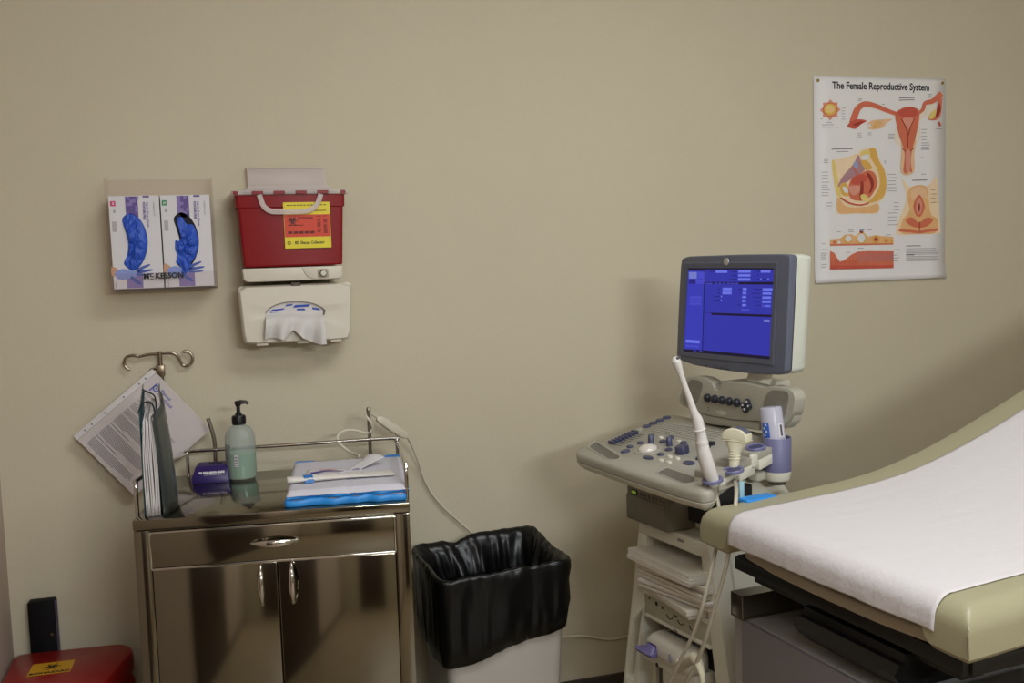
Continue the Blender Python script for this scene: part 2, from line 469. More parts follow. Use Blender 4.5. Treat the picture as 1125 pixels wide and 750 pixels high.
for i in range(12): lb.sheet([(-.05+i*.0085, .0505), (-.044+i*.0085, .0505), (-.044+i*.0085, .0525), (-.05+i*.0085, .0525)], .0005, FL, 2)
for y, x0, x1 in ((.036, .012, .05), (.0365, -.02, .0), (-.001, -.05, -.01)):
    lb.sheet([(x0, y), (x1, y), (x1, y+.002), (x0, y+.002)], .0005, FL, 3)
rng = random.Random(5)
for cx in (.03, .046):
    for i in range(17):
        y = .022-i*.0027
        if rng.random() < .75: lb.sheet([(cx-.005, y), (cx+.005*rng.uniform(.4, 1), y), (cx+.005, y+.0015), (cx-.005, y+.0015)], .0009, FL, 3)
for i in range(5): 
    x0 = -.05+i*.014
    lb.sheet([(x0, -.022), (x0+.011, -.0215), (x0+.011, -.015), (x0, -.0155)], .0009, FL, 3)
dk_m = mat('dark red print', (96, 24, 14), .6)
labp = lb.build('label', [yellow_m, orange_m, black_m, dk_m], sc)
bh = MB(); biohazard(bh, -.037, .012, .015, .0011, 0); 
for vv in bh.bm.verts: vv.co = FL @ vv.co
bh.build('biohazard_symbol', black_m, labp)
lettering('lettering', 'BIOHAZARD', .008, FL @ T((-.004, .018, .001)), dk_m, labp, bold=.0002, xs=.85)
lettering('lettering', 'BD Sharps Collector', .0105, FL @ T((.004, -.045, .0006)), mat('green print', (40, 60, 20), .6), labp, bold=.00025, xs=.86)
ri = [tuple(p) for p in circ(-.0485, -.045, .0038, 16)]
rb = MB().sheet(band(ri+[ri[0]], .0018), .0006, FL); rb.build('logo', mat('green print', (40, 60, 20)), labp)

# ================================================================== tissue dispenser
td = thing('tissue_dispenser', 'cream wall dispenser with oval opening below the sharps container', 'dispenser', (.2305, 0, 1.153))
outer = rpoly([(-.138, .004), (-.128, -.0), (.128, -.0), (.138, .004), (.146, .142), (.142, .151), (-.142, .151), (-.146, .142)], .012, 4)
oval = [(-.081, .078), (-.07, .091), (-.045, .102), (-.008, .106), (.03, .102), (.056, .092), (.073, .078), (.06, .062), (.03, .056), (-.01, .054), (-.05, .057), (-.072, .065)]
oval = smooth2(oval, 3)
cb = MB()
# shell = back box + front face ring around the oval opening
cb.prism(outer, -.09, -.001, 'xz', bev=.003)
cb = cb.build('housing', cream_m, td)
t = bmesh.new()
N = 48
def at_angle(poly, cx, cy, a):
    d = Vector((cos(a), sin(a))); best = None
    for i in range(len(poly)):
        p = Vector(poly[i]); q = Vector(poly[(i+1) % len(poly)]); e = q-p
        den = d.x*e.y-d.y*e.x
        if abs(den) < 1e-12: continue
        w = p-Vector((cx, cy))
        s = (w.x*e.y-w.y*e.x)/den; u = (w.x*d.y-w.y*d.x)/den
        if s > 0 and -1e-6 <= u <= 1+1e-6 and (best is None or s > best): best = s
    return (cx+d.x*best, cy+d.y*best)
cx, cy = -.004, .079
R0 = [at_angle(outer, cx, cy, 2*pi*i/N) for i in range(N)]
R1 = [at_angle(oval, cx, cy, 2*pi*i/N) for i in range(N)]
sc_ = lambda R, s: [((x-cx)*s+cx, (y-cy)*s+cy) for x, y in R]
rings = [[(x, -.088, y) for x, y in R0], [(x, -.096, y) for x, y in R0],
         [((x-0)*.985, -.103, (y-.075)*.975+.075) for x, y in R0], [(x*.96, -.1065, (y-.075)*.94+.075) for x, y in R0],
         [(x, -.1065, y) for x, y in sc_(R1, 1.07)], [(x, -.105, y) for x, y in sc_(R1, 1.02)], [(x, -.098, y) for x, y in R1], [(x, -.0905, y) for x, y in R1]]
m_ = MB().loft(rings, (False, False)); m_.build('cover', cream_m, td, sharp=30)
MB().prism(sc_(R1, 1.01), -.0935, -.0902, 'xz').build('opening', mat('dispenser inside', (96, 78, 66), .8), td)
MB().box((.0, -.1, .151), (.024, .012, .01), bev=.001).build('latch', mat('latch', (88, 74, 62), .5), td)
for x in (-.092, .012, .098):
    MB().box((x, -.085, -.001), (.03, .03, .008), bev=.002).build('foot', cream_m, td)
tb = thing('tissue_pack', 'blue and white tissue pack inside the cream dispenser opening', 'tissue pack', (.2305, -.0975, 1.153))
ins = [p for p in sc_(R1, .97)]
MB().prism([(x, max(y, .06)) for x, y in ins if y > .058], -.0000, .0030, 'xz').build('wrapper', paper_m, tb)
bl = mat('blue print', (40, 74, 168), .6)
pb = MB()
for a in ([(-.07, .082), (-.035, .086), (-.03, .09), (-.062, .088)], [(-.01, .09), (.03, .091), (.036, .097), (-.004, .097)], [(.0, .083), (.022, .082), (.02, .087), (.0, .087)], [(.04, .084), (.06, .08), (.058, .085), (.04, .089)], [(-.03, .094), (-.012, .096), (-.008, .1), (-.026, .099)], [(-.072, .075), (-.05, .077), (-.05, .081), (-.068, .08)]):
    pb.prism(a, -.0008, -.0002, 'xz')
pb.build('pattern', bl, tb)
# pulled tissue
def tis(u, v):
    x = -.0865+u*.156
    bot = .0125+.022*max(0, 1-abs(u-.46)/.16)-.022*max(0, (u-.5)*2)+.003*sin(u*13)
    top = .079+.003*sin(u*7)
    z = top+(bot-top)*v
    y = -.012-.02*sin(min(1, v*1.7)*pi/2)-.011*sin(u*19+1.3+1.5*v)*v-.004*sin(u*9-v*2)*v
    if v < .18: y = -.001-(.013)*v/.18
    return (x*(1-.07*(1-v)), y, z)
ts = MB().grid(tis, 40, 16).build('tissue', mat('tissue', (212, 208, 204), .85), None, sharp=80)
ts.location = (.2305, -.095, 1.153)
tag(ts, 'white tissue pulled halfway out of the cream dispenser', 'tissue')

# ================================================================== anatomy poster
po = thing('poster', 'anatomy poster with black title pinned to the wall', 'poster', (1.86, -.001, 1.24))
PW, PH = .499, .648
def pc(X, Y):
    top = 38+24*(X-65)/440; bot = 725-13*(X-75)/428
    # horizontal perspective: the poster's right side lies farther from the camera
    lx = 65+10*(Y-38)/687; rx = 505-2*(Y-62)/650
    a = (X-lx)/(rx-lx); a = a/(a+(1-a)*.947) if 0 < a < 1 else a
    return (a*PW, (bot-Y)/(bot-top)*PH)
def curl(x, y):
    """sheet hangs flat, its lower right corner lifts a little off the wall"""
    k = max(0, .06-y)/.06
    return -.0025-.009*k*k*(.35+.65*x/PW)
def sheetP(u, v):
    x, y = u*PW, v*PH
    return (x, curl(x, y), y)
MB().grid(sheetP, 8, 40).build('paper', mat('glossy poster paper', (232, 229, 228), .5, spec=.3), po, solid=.0004)
PF = frame(Vector((0, -.0031, 0)), (1, 0, 0), (0, 0, 1))
lettering('title', 'The Female Reproductive System', .0315, PF @ T((PW*.505, PH*.9565, 0)), black_m, po, bold=.0008, xs=.86)
C_ = {k: mat('poster '+k, c, .4, var=(34, .13) if k not in ('white', 'blue') else None) for k, c in dict(pink=(220, 150, 130), coral=(212, 112, 84), red=(200, 86, 70), dred=(150, 52, 40), peach=(232, 190, 150), skin=(230, 180, 124), skinl=(240, 214, 178), gold=(222, 174, 88), yell=(230, 204, 120), cream=(234, 222, 204), lil=(176, 132, 140), white=(226, 224, 226), blue=(150, 164, 196)).items()}
keys = list(C_)
def art(name, layers):
    b = MB()
    for i, (k, pts, *o) in enumerate(layers):
        P = [pc(x, y) for x, y in pts]
        if not (o and o[0] == 'raw'): P = smooth2(P, 4)
        b.prism(P, .0001+i*.00012, .0003+i*.00012, 'xy', PF, mi=keys.index(k))
    return b.build(name, list(C_.values()), po)
def stroke(k, pts, w): 
    P = [tuple(v.xy) for v in spline([Vector((*p, 0)) for p in pts], 4)]
    n = len(P)
    ww = [w]*n if not isinstance(w, (list, tuple)) else [w[0]+(w[1]-w[0])*i/(n-1) for i in range(n)]
    return (k, band(P, ww), 'raw')
spk = []
for i in range(16):
    r = 34 if i % 2 == 0 else 26
    spk.append((117+r*cos(2*pi*i/16)*.92, 150+r*sin(2*pi*i/16)))
art('ovum_diagram', [('pink', spk), ('coral', circ(117, 149, 23, 16)), ('gold', circ(117, 149, 19.5, 16)), ('yell', circ(115, 147, 14, 16)), ('peach', circ(120, 150, 6, 10))])
art('uterus_diagram', [
    ('cream', [(215, 140), (300, 165), (330, 195), (322, 250), (335, 270), (355, 275), (400, 272), (415, 240), (412, 195), (440, 180), (470, 150), (450, 140), (400, 170), (340, 170), (280, 150)]),
    stroke('coral', [(338, 172), (300, 158), (262, 142), (228, 134), (204, 148), (192, 178), (188, 196)], [12, 24]),
    ('red', [(170, 204), (188, 186), (214, 184), (232, 190), (214, 200), (198, 214), (182, 212)]), ('dred', [(188, 200), (210, 192), (222, 192), (200, 204)]),
    ('peach', [(232, 204), (246, 190), (280, 186), (318, 186), (300, 196), (286, 212), (260, 218), (240, 216)]), ('skin', circ(268, 202, 16, 12, 12)), ('gold', circ(258, 209, 6, 10)), ('white', circ(240, 206, 6, 10)),
    stroke('coral', [(402, 172), (422, 158), (430, 138), (456, 132), (474, 120), (489, 108)], [10, 20]),
    ('coral', [(478, 118), (490, 108), (489, 165), (476, 190), (452, 194), (440, 186), (462, 172), (474, 150)]), ('dred', [(480, 140), (486, 160), (474, 184), (468, 176)]), ('yell', [(442, 186), (452, 168), (470, 160), (466, 180), (454, 190)]),
    ('peach', [(348, 290), (352, 252), (396, 252), (392, 300), (390, 362), (348, 364)]),
    ('coral', [(326, 172), (340, 156), (370, 147), (400, 154), (410, 172), (404, 215), (392, 262), (384, 290), (380, 330), (384, 362), (372, 356), (364, 366), (354, 356), (358, 320), (356, 288), (340, 240), (330, 200)]),
    ('red', [(332, 168), (350, 154), (374, 148), (398, 156), (406, 170), (392, 180), (368, 183), (344, 178)]),
    ('pink', [(352, 186), (388, 186), (376, 214), (371, 222), (366, 214)]),
    stroke('dred', [(346, 186), (362, 214), (369, 240), (369, 282)], 3), stroke('dred', [(392, 186), (378, 214), (371, 240)], 3),
    stroke('dred', [(350, 284), (362, 292), (380, 290), (390, 282)], 3), ('pink', [(362, 294), (378, 294), (376, 356), (364, 358)]),
    ('red', [(476, 200), (482, 200), (487, 214), (480, 212)])])
art('side_view_diagram', [
    ('skinl', [(123, 320), (150, 312), (200, 296), (216, 284), (260, 280), (272, 312), (292, 350), (300, 400), (292, 440), (272, 464), (268, 494), (200, 494), (142, 492), (140, 450), (130, 390)]),
    ('yell', [(123, 322), (132, 324), (142, 380), (152, 430), (146, 440), (134, 410)]),
    ('gold', [(240, 284), (260, 280), (274, 322), (292, 356), (298, 404), (288, 440), (262, 456), (236, 458), (258, 436), (276, 400), (268, 350), (246, 312)]),
    ('skin', [(142, 440), (170, 470), (230, 472), (270, 464), (268, 492), (200, 492), (144, 490)]),
    ('yell', [(216, 290), (240, 286), (244, 310), (226, 322), (214, 312)]), ('gold', [(212, 318), (236, 322), (250, 346), (228, 350), (214, 340)]), ('white', [(216, 304), (238, 300), (240, 312), (220, 318)]),
    ('lil', [(142, 400), (160, 366), (190, 330), (206, 300), (216, 330), (226, 350), (204, 368), (176, 384), (152, 402)]),
    ('gold', [(148, 398), (166, 392), (182, 424), (170, 436), (154, 428)]), ('white', [(156, 404), (170, 408), (174, 424), (162, 422)]),
    ('coral', [(176, 400), (190, 372), (214, 362), (236, 352), (258, 362), (268, 394), (256, 424), (232, 450), (196, 450), (178, 436)]),
    ('red', [(184, 386), (200, 368), (226, 366), (234, 382), (216, 394), (192, 398)]), ('dred', [(232, 362), (244, 366), (256, 394), (250, 420), (240, 428), (246, 400)]),
    ('pink', [(176, 404), (206, 402), (218, 412), (198, 432), (182, 428)]), ('dred', [(214, 392), (222, 394), (220, 440), (210, 446)]),
    ('yell', [(212, 436), (226, 430), (240, 446), (222, 454)]), stroke('red', [(150, 440), (176, 458), (212, 466), (240, 460)], 5),
    stroke('coral', [(186, 340), (196, 352), (204, 368)], 4), ('blue', [(190, 326), (200, 322), (204, 340), (194, 344)])])
art('external_diagram', [
    ('skinl', [(350, 384), (372, 406), (390, 412), (430, 410), (450, 400), (474, 378), (476, 430), (482, 500), (486, 550), (478, 566), (400, 566), (334, 566), (340, 520), (356, 480), (366, 440)]),
    ('skin', [(376, 416), (410, 404), (438, 414), (444, 450), (452, 500), (476, 520), (470, 562), (410, 566), (350, 562), (352, 520), (376, 490), (370, 450)]),
    ('peach', [(384, 420), (410, 410), (432, 420), (436, 450), (410, 440), (386, 452)]),
    ('coral', [(362, 520), (384, 510), (410, 528), (438, 512), (460, 520), (440, 540), (412, 546), (384, 540)]),
    ('coral', [(410, 436), (424, 456), (430, 478), (420, 502), (410, 510), (398, 502), (390, 476), (396, 454)]),
    ('pink', [(410, 446), (420, 466), (418, 490), (410, 500), (400, 490), (400, 464)]),
    ('dred', [(410, 462), (414, 478), (410, 494), (406, 478)]), stroke('dred', [(411, 526), (411, 564)], 3),
    stroke('coral', [(340, 552), (380, 556), (410, 560), (440, 556), (478, 552)], 9)])
art('cycle_strip', [
    ('skin', [(119, 578), (150, 576), (165, 564), (185, 562), (200, 570), (212, 556), (224, 556), (236, 572), (262, 568), (322, 574), (322, 600), (220, 600), (119, 599)], 'raw'),
    ('coral', [(119, 594), (322, 595), (322, 600), (119, 600)], 'raw'),
    ('gold', circ(174, 579, 14, 14)), ('white', circ(176, 577, 10, 14)), ('gold', circ(217, 576, 17, 16, 19)), ('white', circ(217, 576, 12, 16, 15)), ('dred', circ(217, 554, 6, 10)), ('blue', circ(219, 549, 7, 8, 4)),
    ('gold', circ(264, 581, 14, 14)), ('coral', circ(264, 581, 8, 12)), ('dred', circ(264, 581, 4, 10)), ('gold', circ(298, 586, 8, 12)), ('coral', circ(298, 586, 4, 10)), ('gold', circ(316, 587, 6, 12)), ('white', circ(146, 589, 5, 10)), ('coral', circ(132, 588, 5, 10)),
    ('coral', [(119, 617), (132, 624), (140, 640), (150, 655), (164, 648), (186, 630), (205, 621), (240, 620), (322, 622), (322, 678), (119, 679)], 'raw'),
    ('red', [(119, 666), (322, 668), (322, 678), (119, 679)], 'raw')] +
    [stroke('lil', [(x, 624+(i % 3)*4), (x+1, 640), (x, 655)], 2.2) for i, x in enumerate(range(206, 320, 7))] +
    [stroke('red', [(x, 650), (x, 664)], 1.8) for x in range(124, 204, 9)])
CM_ = [grey_m, mat('dark grey print', (92, 88, 92), .7)]
rng = random.Random(2)
def bars(X0, Y0, X1, n, dy, jit=.3, mi=0, h=1.6, right=False):
    tx = MB()
    for i in range(n):
        k = 1-rng.random()*jit; y = Y0+i*dy
        a, b_ = (X0, X0+(X1-X0)*k) if not right else (X1-(X1-X0)*k, X1)
        P = [pc(a, y+h), pc(b_, y+h), pc(b_, y), pc(a, y)]
        tx.prism(P, .0001, .0003, 'xy', PF, mi=mi)
    tx.build('caption' if h < 2.3 else 'heading', CM_, po)
for a in ((105, 190, 128, 1, 6), (92, 198, 142, 2, 8), (152, 145, 166, 5, 9), (88, 178, 96, 1, 5), (204, 116, 220, 2, 5), (282, 136, 292, 1, 5), (440, 108, 458, 3, 5), (202, 228, 220, 3, 6), (236, 228, 250, 2, 6), (304, 234, 326, 4, 5), (418, 222, 440, 4, 11), (418, 266, 448, 4, 7), (416, 286, 450, 1, 5), (418, 312, 426, 1, 5), (418, 368, 438, 1, 5), (468, 222, 494, 1, 5), (98, 312, 116, 3, 5), (92, 354, 118, 5, 11), (92, 404, 120, 4, 9), (106, 456, 128, 3, 10), (290, 322, 300, 2, 6), (302, 366, 340, 6, 11), (324, 460, 346, 3, 12), (304, 494, 340, 4, 13), (450, 420, 474, 4, 14), (140, 553, 158, 1, 5), (176, 548, 196, 2, 5), (234, 548, 256, 1, 5), (296, 566, 318, 1, 5), (94, 592, 110, 1, 5), (94, 611, 112, 1, 5), (92, 624, 112, 4, 6), (94, 662, 112, 2, 8), (206, 609, 230, 1, 5), (168, 622, 190, 1, 5), (324, 616, 346, 1, 5), (322, 634, 342, 3, 10), (120, 690, 145, 2, 7), (166, 691, 200, 2, 7), (252, 692, 272, 2, 7), (306, 690, 338, 2, 7)):
    bars(*a)
bars(366, 614, 482, 5, 4.6, .12); bars(366, 640, 482, 4, 4.6, .12); bars(366, 690, 474, 3, 4, .3)
bars(366, 604, 416, 1, 5, 0, 1, 2.4); bars(366, 634, 394, 1, 5, 0, 1, 2.4); bars(340, 117, 396, 2, 7, .25, 1, 2.2); bars(122, 278, 188, 1, 6, 0, 1, 2.4); bars(138, 287, 174, 1, 5, 0, 0, 2); bars(386, 387, 438, 1, 5, 0, 1, 2.6)
bars(119, 681, 322, 1, 5, 0, 0, 1.2); 
for X, Y in ((78, 53), (493, 74)):
    x, y = pc(X, Y)
    MB().lathe([(0, .006), (.003, .0055), (.0045, .003), (.005, .001), (.003, 0)], 14, PF @ T((x, y, 0))).build('push_pin', mat('brass pin', (190, 160, 80), .3, 1.), po)
# ================================================================== stainless cabinet cart
CA = radians(-8.884)
CX, CY, CZ_ = -.175, -.509, .82
CW, CD = .594, .45
cart = thing('supply_cart', 'stainless steel cabinet cart with drawer, two doors and chrome rail', 'cart', (CX, CY, 0), CA)
MC = T((CX, CY, 0)) @ RZ(CA)
def cpt(x, y, z): return MC @ Vector((x, y, z))
topb = MB().box((CW/2, CD/2, .8085), (CW, CD, .023), bev=.003)
topb.build('worktop', steel_m, cart)
cb = MB()
cb.box((CW/2, CD/2+.012, .443), (CW-.004, CD-.03, .705), bev=.002)            # carcass
for x in (.018, CW-.018): cb.box((x, .0075, .443), (.034, .013, .705), bev=.0015)
cb.box((CW/2, .0085, .793), (CW-.07, .011, .008)); cb.box((CW/2, .0085, .105), (CW-.07, .011, .03))
cb.build('cabinet', steel_m, cart)
drw = MB().box((.297, .004, .7525), (.521, .018, .077), bev=.002); drw = drw.build('drawer', steel_m, cart)
tr = MB()
for z in (.7115, .7915): tr.box((.297, -.004, z), (.525, .004, .004), bev=.0012)
for x in (.0352, .5588): tr.box((x, -.004, .7515), (.004, .004, .08), bev=.0012)
tr.build('drawer_trim', chrome_m, drw)
def bowhandle(L, W, along):
    """bow handle, wide in the middle, pointed at the ends"""
    N = 15; rings = []
    for i in range(N+1):
        u = -1+2*i/N; w = W*(.22+.78*(1-u*u)); out = .006+.018*(1-abs(u)**2.2)
        th = .0035
        ring = []
        for k in range(10):
            a = 2*pi*k/10; p, q = cos(a)*w, sin(a)*th
            ring.append((u*L, -out+q, p) if along == 'x' else (p, -out+q, u*L))
        rings.append(ring)
    b = MB().loft(rings)
    for s in (-1, 1):
        b.tube([(s*L*.88, -.011, 0), (s*L*.88, .006, 0)] if along == 'x' else [(0, -.011, s*L*.88), (0, .006, s*L*.88)], .0035, 8)
    return b
h = bowhandle(.052, .0085, 'x').build('handle', chrome_m, drw); h.location = (.2975, -.005, .7555)
for x0, x1, hx in ((.037, .2985, .265), (.3015, .558, .331)):
    dr = MB().box(((x0+x1)/2, .004, .416), (x1-x0, .016, .585), bev=.002).build('door', steel_m, cart)
    h = bowhandle(.048, .007, 'z').build('handle', chrome_m, dr); h.location = (hx, -.004, .661)
MB().box((.297, -.003, .7095), (.523, .004, .003), bev=.001).build('door_trim', chrome_m, cart)
# gallery rail
rb = MB()
zt = CZ_+.066
rb.tube([(.045, CD-.02, .82), (.045, CD-.02, zt-.018), (.047, CD-.02, zt-.006), (.058, CD-.02, zt), (.3, CD-.02, zt+.002), (CW-.03, CD-.02, zt+.004), (CW-.016, CD-.02, zt-.002), (CW-.012, CD-.02, zt-.015), (CW-.012, CD-.02, .82)], .0048, 10, smooth=4)
rb.build('back_rail', chrome_m, cart)
for x, xb in ((.004, .045), (CW-.004, CW-.012)):
    MB().tube([(x, .035, .818), (x, .035, .88), (x, .042, .893), (x, .055, .897), (x+(xb-x)*.5, .25, .893), (xb, CD-.02, .88)], .0048, 10, smooth=4).build('side_rail', chrome_m, cart)
MB().tube([(.112, CD-.012, .815), (.114, CD-.012, .895), (.111, CD-.012, .925), (.104, CD-.012, .955), (.101, CD-.012, .968)], .0052, 10, smooth=4).build('rail_post', dsteel_m, cart)
rp = MB().tube([(.511, CD-.008, .815), (.511, CD-.008, .965)], .0048, 10)
rp.lathe([(.0, 0), (.006, .0), (.0062, .006), (.004, .011), (0, .012)], 12, T((.511, CD-.008, .963)))
rp.build('rail_post', dsteel_m, cart)
rub_m = mat('black rubber', (24, 23, 24), .6)
for x in (.05, CW-.05):
    for y in (.06, CD-.05):
        c = MB().box((x, y, .085), (.03, .05, .02), bev=.003)
        c.build('caster_mount', dsteel_m, cart)
        w = MB().lathe([(0, -.013), (.026, -.013), (.035, -.008), (.036, 0), (.035, .008), (.026, .013), (0, .013)], 20, T((x, y+.012, .0365)) @ RY(pi/2)).build('caster', rub_m, cart)
MB().box((.0, 0, 0), (.003, .003, .003), bev=.001) if False else None

# ------------------------------------------------------------------ pole with twin hooks behind the cart
pol_m = mat('aged steel', (140, 126, 108), .32, 1.)
ivx, ivy = .0, .0
pv = on_axis(177, 411, 1, -.018)
iv = thing('drip_pole', 'steel drip pole with twin curled hooks standing behind the cart', 'pole', (pv.x, -.018, 0), 0)
zc = pv.z+.010
MB().tube([(0, 0, .01), (0, 0, zc+.002)], .007, 12).build('pole', pol_m, iv)
MB().box((0, -.006, .006), (.12, .02, .012), bev=.003).build('foot', pol_m, iv)
cl = MB().box((0, -.004, zc), (.021, .022, .03), bev=.003).build('clamp', pol_m, iv)
kb = MB().lathe([(0, 0), (.009, 0), (.011, .004), (.011, .012), (.008, .016), (0, .016)], 14, T((-.011, -.004, zc-.003)) @ RY(-pi/2)).build('knob', pol_m, cl)
MB().tube([(0, 0, zc+.01), (0, 0, zc+.05)], .0055, 10).build('hook_stem', pol_m, iv)
zz = zc+.044
def hk(pts): return [(x, 0, z) for x, z in pts]
MB().tube(hk([(0, zz), (.02, zz+.001), (.034, zz-.001), (.044, zz-.010), (.05, zz-.024), (.056, zz-.034), (.067, zz-.036), (.077, zz-.03), (.081, zz-.017), (.077, zz-.004), (.067, zz+.003), (.057, zz+.001)]), .0038, 8, smooth=4).build('hook', pol_m, iv)
MB().tube(hk([(0, zz), (-.022, zz), (-.038, zz-.002), (-.05, zz-.004), (-.06, zz-.001), (-.07, zz-.001), (-.081, zz-.004), (-.087, zz-.014), (-.087, zz-.026), (-.08, zz-.034), (-.074, zz-.036)]), .0038, 8, smooth=4).build('hook', pol_m, iv)

# ------------------------------------------------------------------ letter in a plastic sleeve leaning on the wall
yl = -.034
tl, ll, rr, bb = (on_axis(x, y, 1, yl) for x, y in ((157.4, 396), (81, 479), (221.6, 462.4), (151.5, 543)))
xa = (rr-tl).normalized(); ya = (tl-ll); 
LM = frame(bb, (rr-bb) if False else (rr-tl), (tl-ll))
lt = thing('letter', 'typed letter in a clear punched sleeve hung askew from the pole hook', 'letter', M=frame(ll, (rr-tl), (tl-ll)))
Lw = (rr-tl).length; Lh = (tl-ll).length; Lb = (bb-ll).length; 
# local: x along the short printed lines' start (top edge), y up the left margin
# ll is the bottom-left corner, tl top-left, rr top-right
sk = (bb-ll).normalized(); 
MB().box((Lw*.5+.007, Lh/2, 0), (Lw-.014, Lh, .0012)).build('paper', mat('letter paper', (216, 211, 208), .55), lt)
sl = MB()
sl.box((Lw/2, Lh/2, .0009), (Lw, Lh, .0004))
sleeve_m = clear_mat('clear sleeve', (252, 250, 250), .03, .08, .2)
sl.build('sleeve', sleeve_m, lt)
st = MB().box((.006, Lh/2, .0015), (.014, Lh, .0006)).build('punched_strip', mat('sleeve strip', (214, 208, 208), .5), lt)
for yy in (.03, .052, .095, .155, .205, .226):
    MB().lathe([(0, 0), (.0026, 0), (.0026, .0004), (0, .0004)], 12, T((.0065, Lh*yy/.255, .0017))).build('punched_hole', grey_m, st)
pr = MB(); rng = random.Random(11)
yy = Lh-.05
for blk in (1, 1, 0, 2, 1, 0, 1, 0, 5, 0, 3, 1, 0, 7, 0, 1, 0, 8, 0, 1, 0, 6):
    if blk == 0: yy -= .0045; continue
    for i in range(blk):
        w = .15*(1-.12*rng.random()) if blk > 2 and i < blk-1 else .15*rng.uniform(.25, .6)
        pr.box((.034+w/2, yy, .00125), (w, .0017, .0002)); yy -= .0041
pr.build('typed_lines', mat('typed grey', (142, 136, 142), .7), lt)
logo_m = mat('letterhead blue', (92, 102, 176), .6)
LF = T((0, 0, .00135))
lettering('lettering', 'Planned', .0125, LF @ T((.056, Lh-.022, 0)), logo_m, lt, bold=.0001, align='LEFT', xs=.85)
lettering('lettering', 'Parenthood', .0125, LF @ T((.056, Lh-.033, 0)), logo_m, lt, bold=.0001, align='LEFT', xs=.85)
lg = MB(); c = circ(.044, Lh-.027, .0075, 18); lg.sheet(band(c+[c[0]], .0035), 0, LF)
lg.sheet([(.034, Lh-.044), (.038, Lh-.044), (.038, Lh-.016), (.034, Lh-.016)], 0, LF)
lg.sheet(circ(.044, Lh-.027, .0026, 10), 0, LF)
lg.build('logo', logo_m, lt)

# ------------------------------------------------------------------ folder of papers standing at the cart's left end
fo_m = mat('dark teal folder', (26, 64, 66), .42, bump=(40, .05), coat=.15)
fb_m = mat('dark folder face', (50, 56, 56), .3, coat=.2)
band_m = mat('dark elastic', (16, 34, 32), .6)
fd = thing('document_folder', 'dark teal elastic folder of papers standing on the cart end', 'folder', tuple(cpt(.042, .022, .8202)), CA+radians(9))
z1, z2 = .232, .268
D = .20
for x0, tilt, hh in ((-.019, 0, 1), (.019, 1, 1)):
    def cov(u, v, x0=x0, tilt=tilt):
        y = u*D; top = z1+(z2-z1)*u-(.012 if tilt else 0)*(1-u)
        z = top*v
        pinch = (1-.62*v**2) if tilt else (1-.1*v)
        x = x0*pinch + (.030*sin(pi*min(1, u*1.15))**1.2*(1-.45*v)+.012*v*u if tilt else -.0*u)
        return (x, y, z)
    MB().grid(cov, 8, 10).build('cover', fb_m if tilt else fo_m, fd, solid=.0016)
pb = MB(); rng = random.Random(4)
for i in range(9):
    x0 = -.016+i*.0036
    def pg(u, v, x0=x0, j=rng.random()):
        y = .004+u*(D-.015); z = .001+(.205+.012*j)*v+.02*u*v
        return (x0*(1-.35*v**2)+.0012*sin(v*5+j*6), y, z)
    pb.grid(pg, 4, 8)
pb.build('paper_sheet', paper_m, fd, solid=.0026)
MB().grid(lambda u, v: (-.018+.036*v, D, .0+u*.2), 4, 2).build('spine', fo_m, fd, solid=.0015)
el = MB()
el.tube([(-.019, .004, .23), (-.012, .03, .244), (.0, .05, .246), (.008, .06, .238), (.0125, .07, .212), (.016, .085, .196)], .0017, 7, smooth=4)
el.tube([(.016, .085, .196), (.014, .1, .232), (.01, .12, .25), (-.004, .14, .257), (-.018, .17, .26)], .0017, 7, smooth=4)
el.build('elastic_band', band_m, fd)
fl = MB().prism([(.0, .195), (.06, .222), (.17, .256), (.17, .25), (.06, .2), (.0, .18)], -.016, -.013, 'yz').build('flap', fo_m, fd)

# ------------------------------------------------------------------ purple box
pbx = thing('tissue_box', 'flat dark purple box with white lettering beside the pump bottle', 'box', tuple(cpt(.074, .335, .8202)), CA+radians(1))
nb_m = mat('deep purple card', (44, 28, 92), .35)
def ring(x0, x1, y0, y1, z): return [(x, y, z) for x, y in rrect(x0, y0, x1, y1, .004, 2)]
MB().loft([ring(-.006, .086, .0, .075, 0), ring(-.006, .086, .0, .075, .012), ring(.002, .083, .018, .074, .036), ring(.004, .082, .024, .073, .040)]).build('box', nb_m, pbx)
MB().lathe([(0, 0), (.018, 0), (.017, .001), (0, .0012)], 20, T((.048, .05, .0402)), sx=1.0, sy=.6).build('opening', mat('dark slot', (24, 14, 52), .6), pbx)
LFp = frame(Vector((.058, -.0004, .0065)), (1, 0, 0), (0, 0, 1))
wd = MB(); rng = random.Random(6); x = -.030
for n_ in (2, 3, 5, 4):
    for i in range(n_):
        w_ = rng.uniform(.0028, .004); wd.box((x+w_/2, rng.uniform(-.0003, .0003), 0), (w_, .0055+rng.uniform(-.001, .0012), .0003)); x += w_+.0006
    x += .0018
wd.build('printed_word', white_m, pbx).matrix_local = T((.042, .0085, .0250)) @ RX(radians(53))
MB().box((0, 0, 0), (.044, .0014, .0003)).build('printed_line', lgrey_m, pbx).matrix_local = T((.046, .0045, .0195)) @ RX(radians(53))

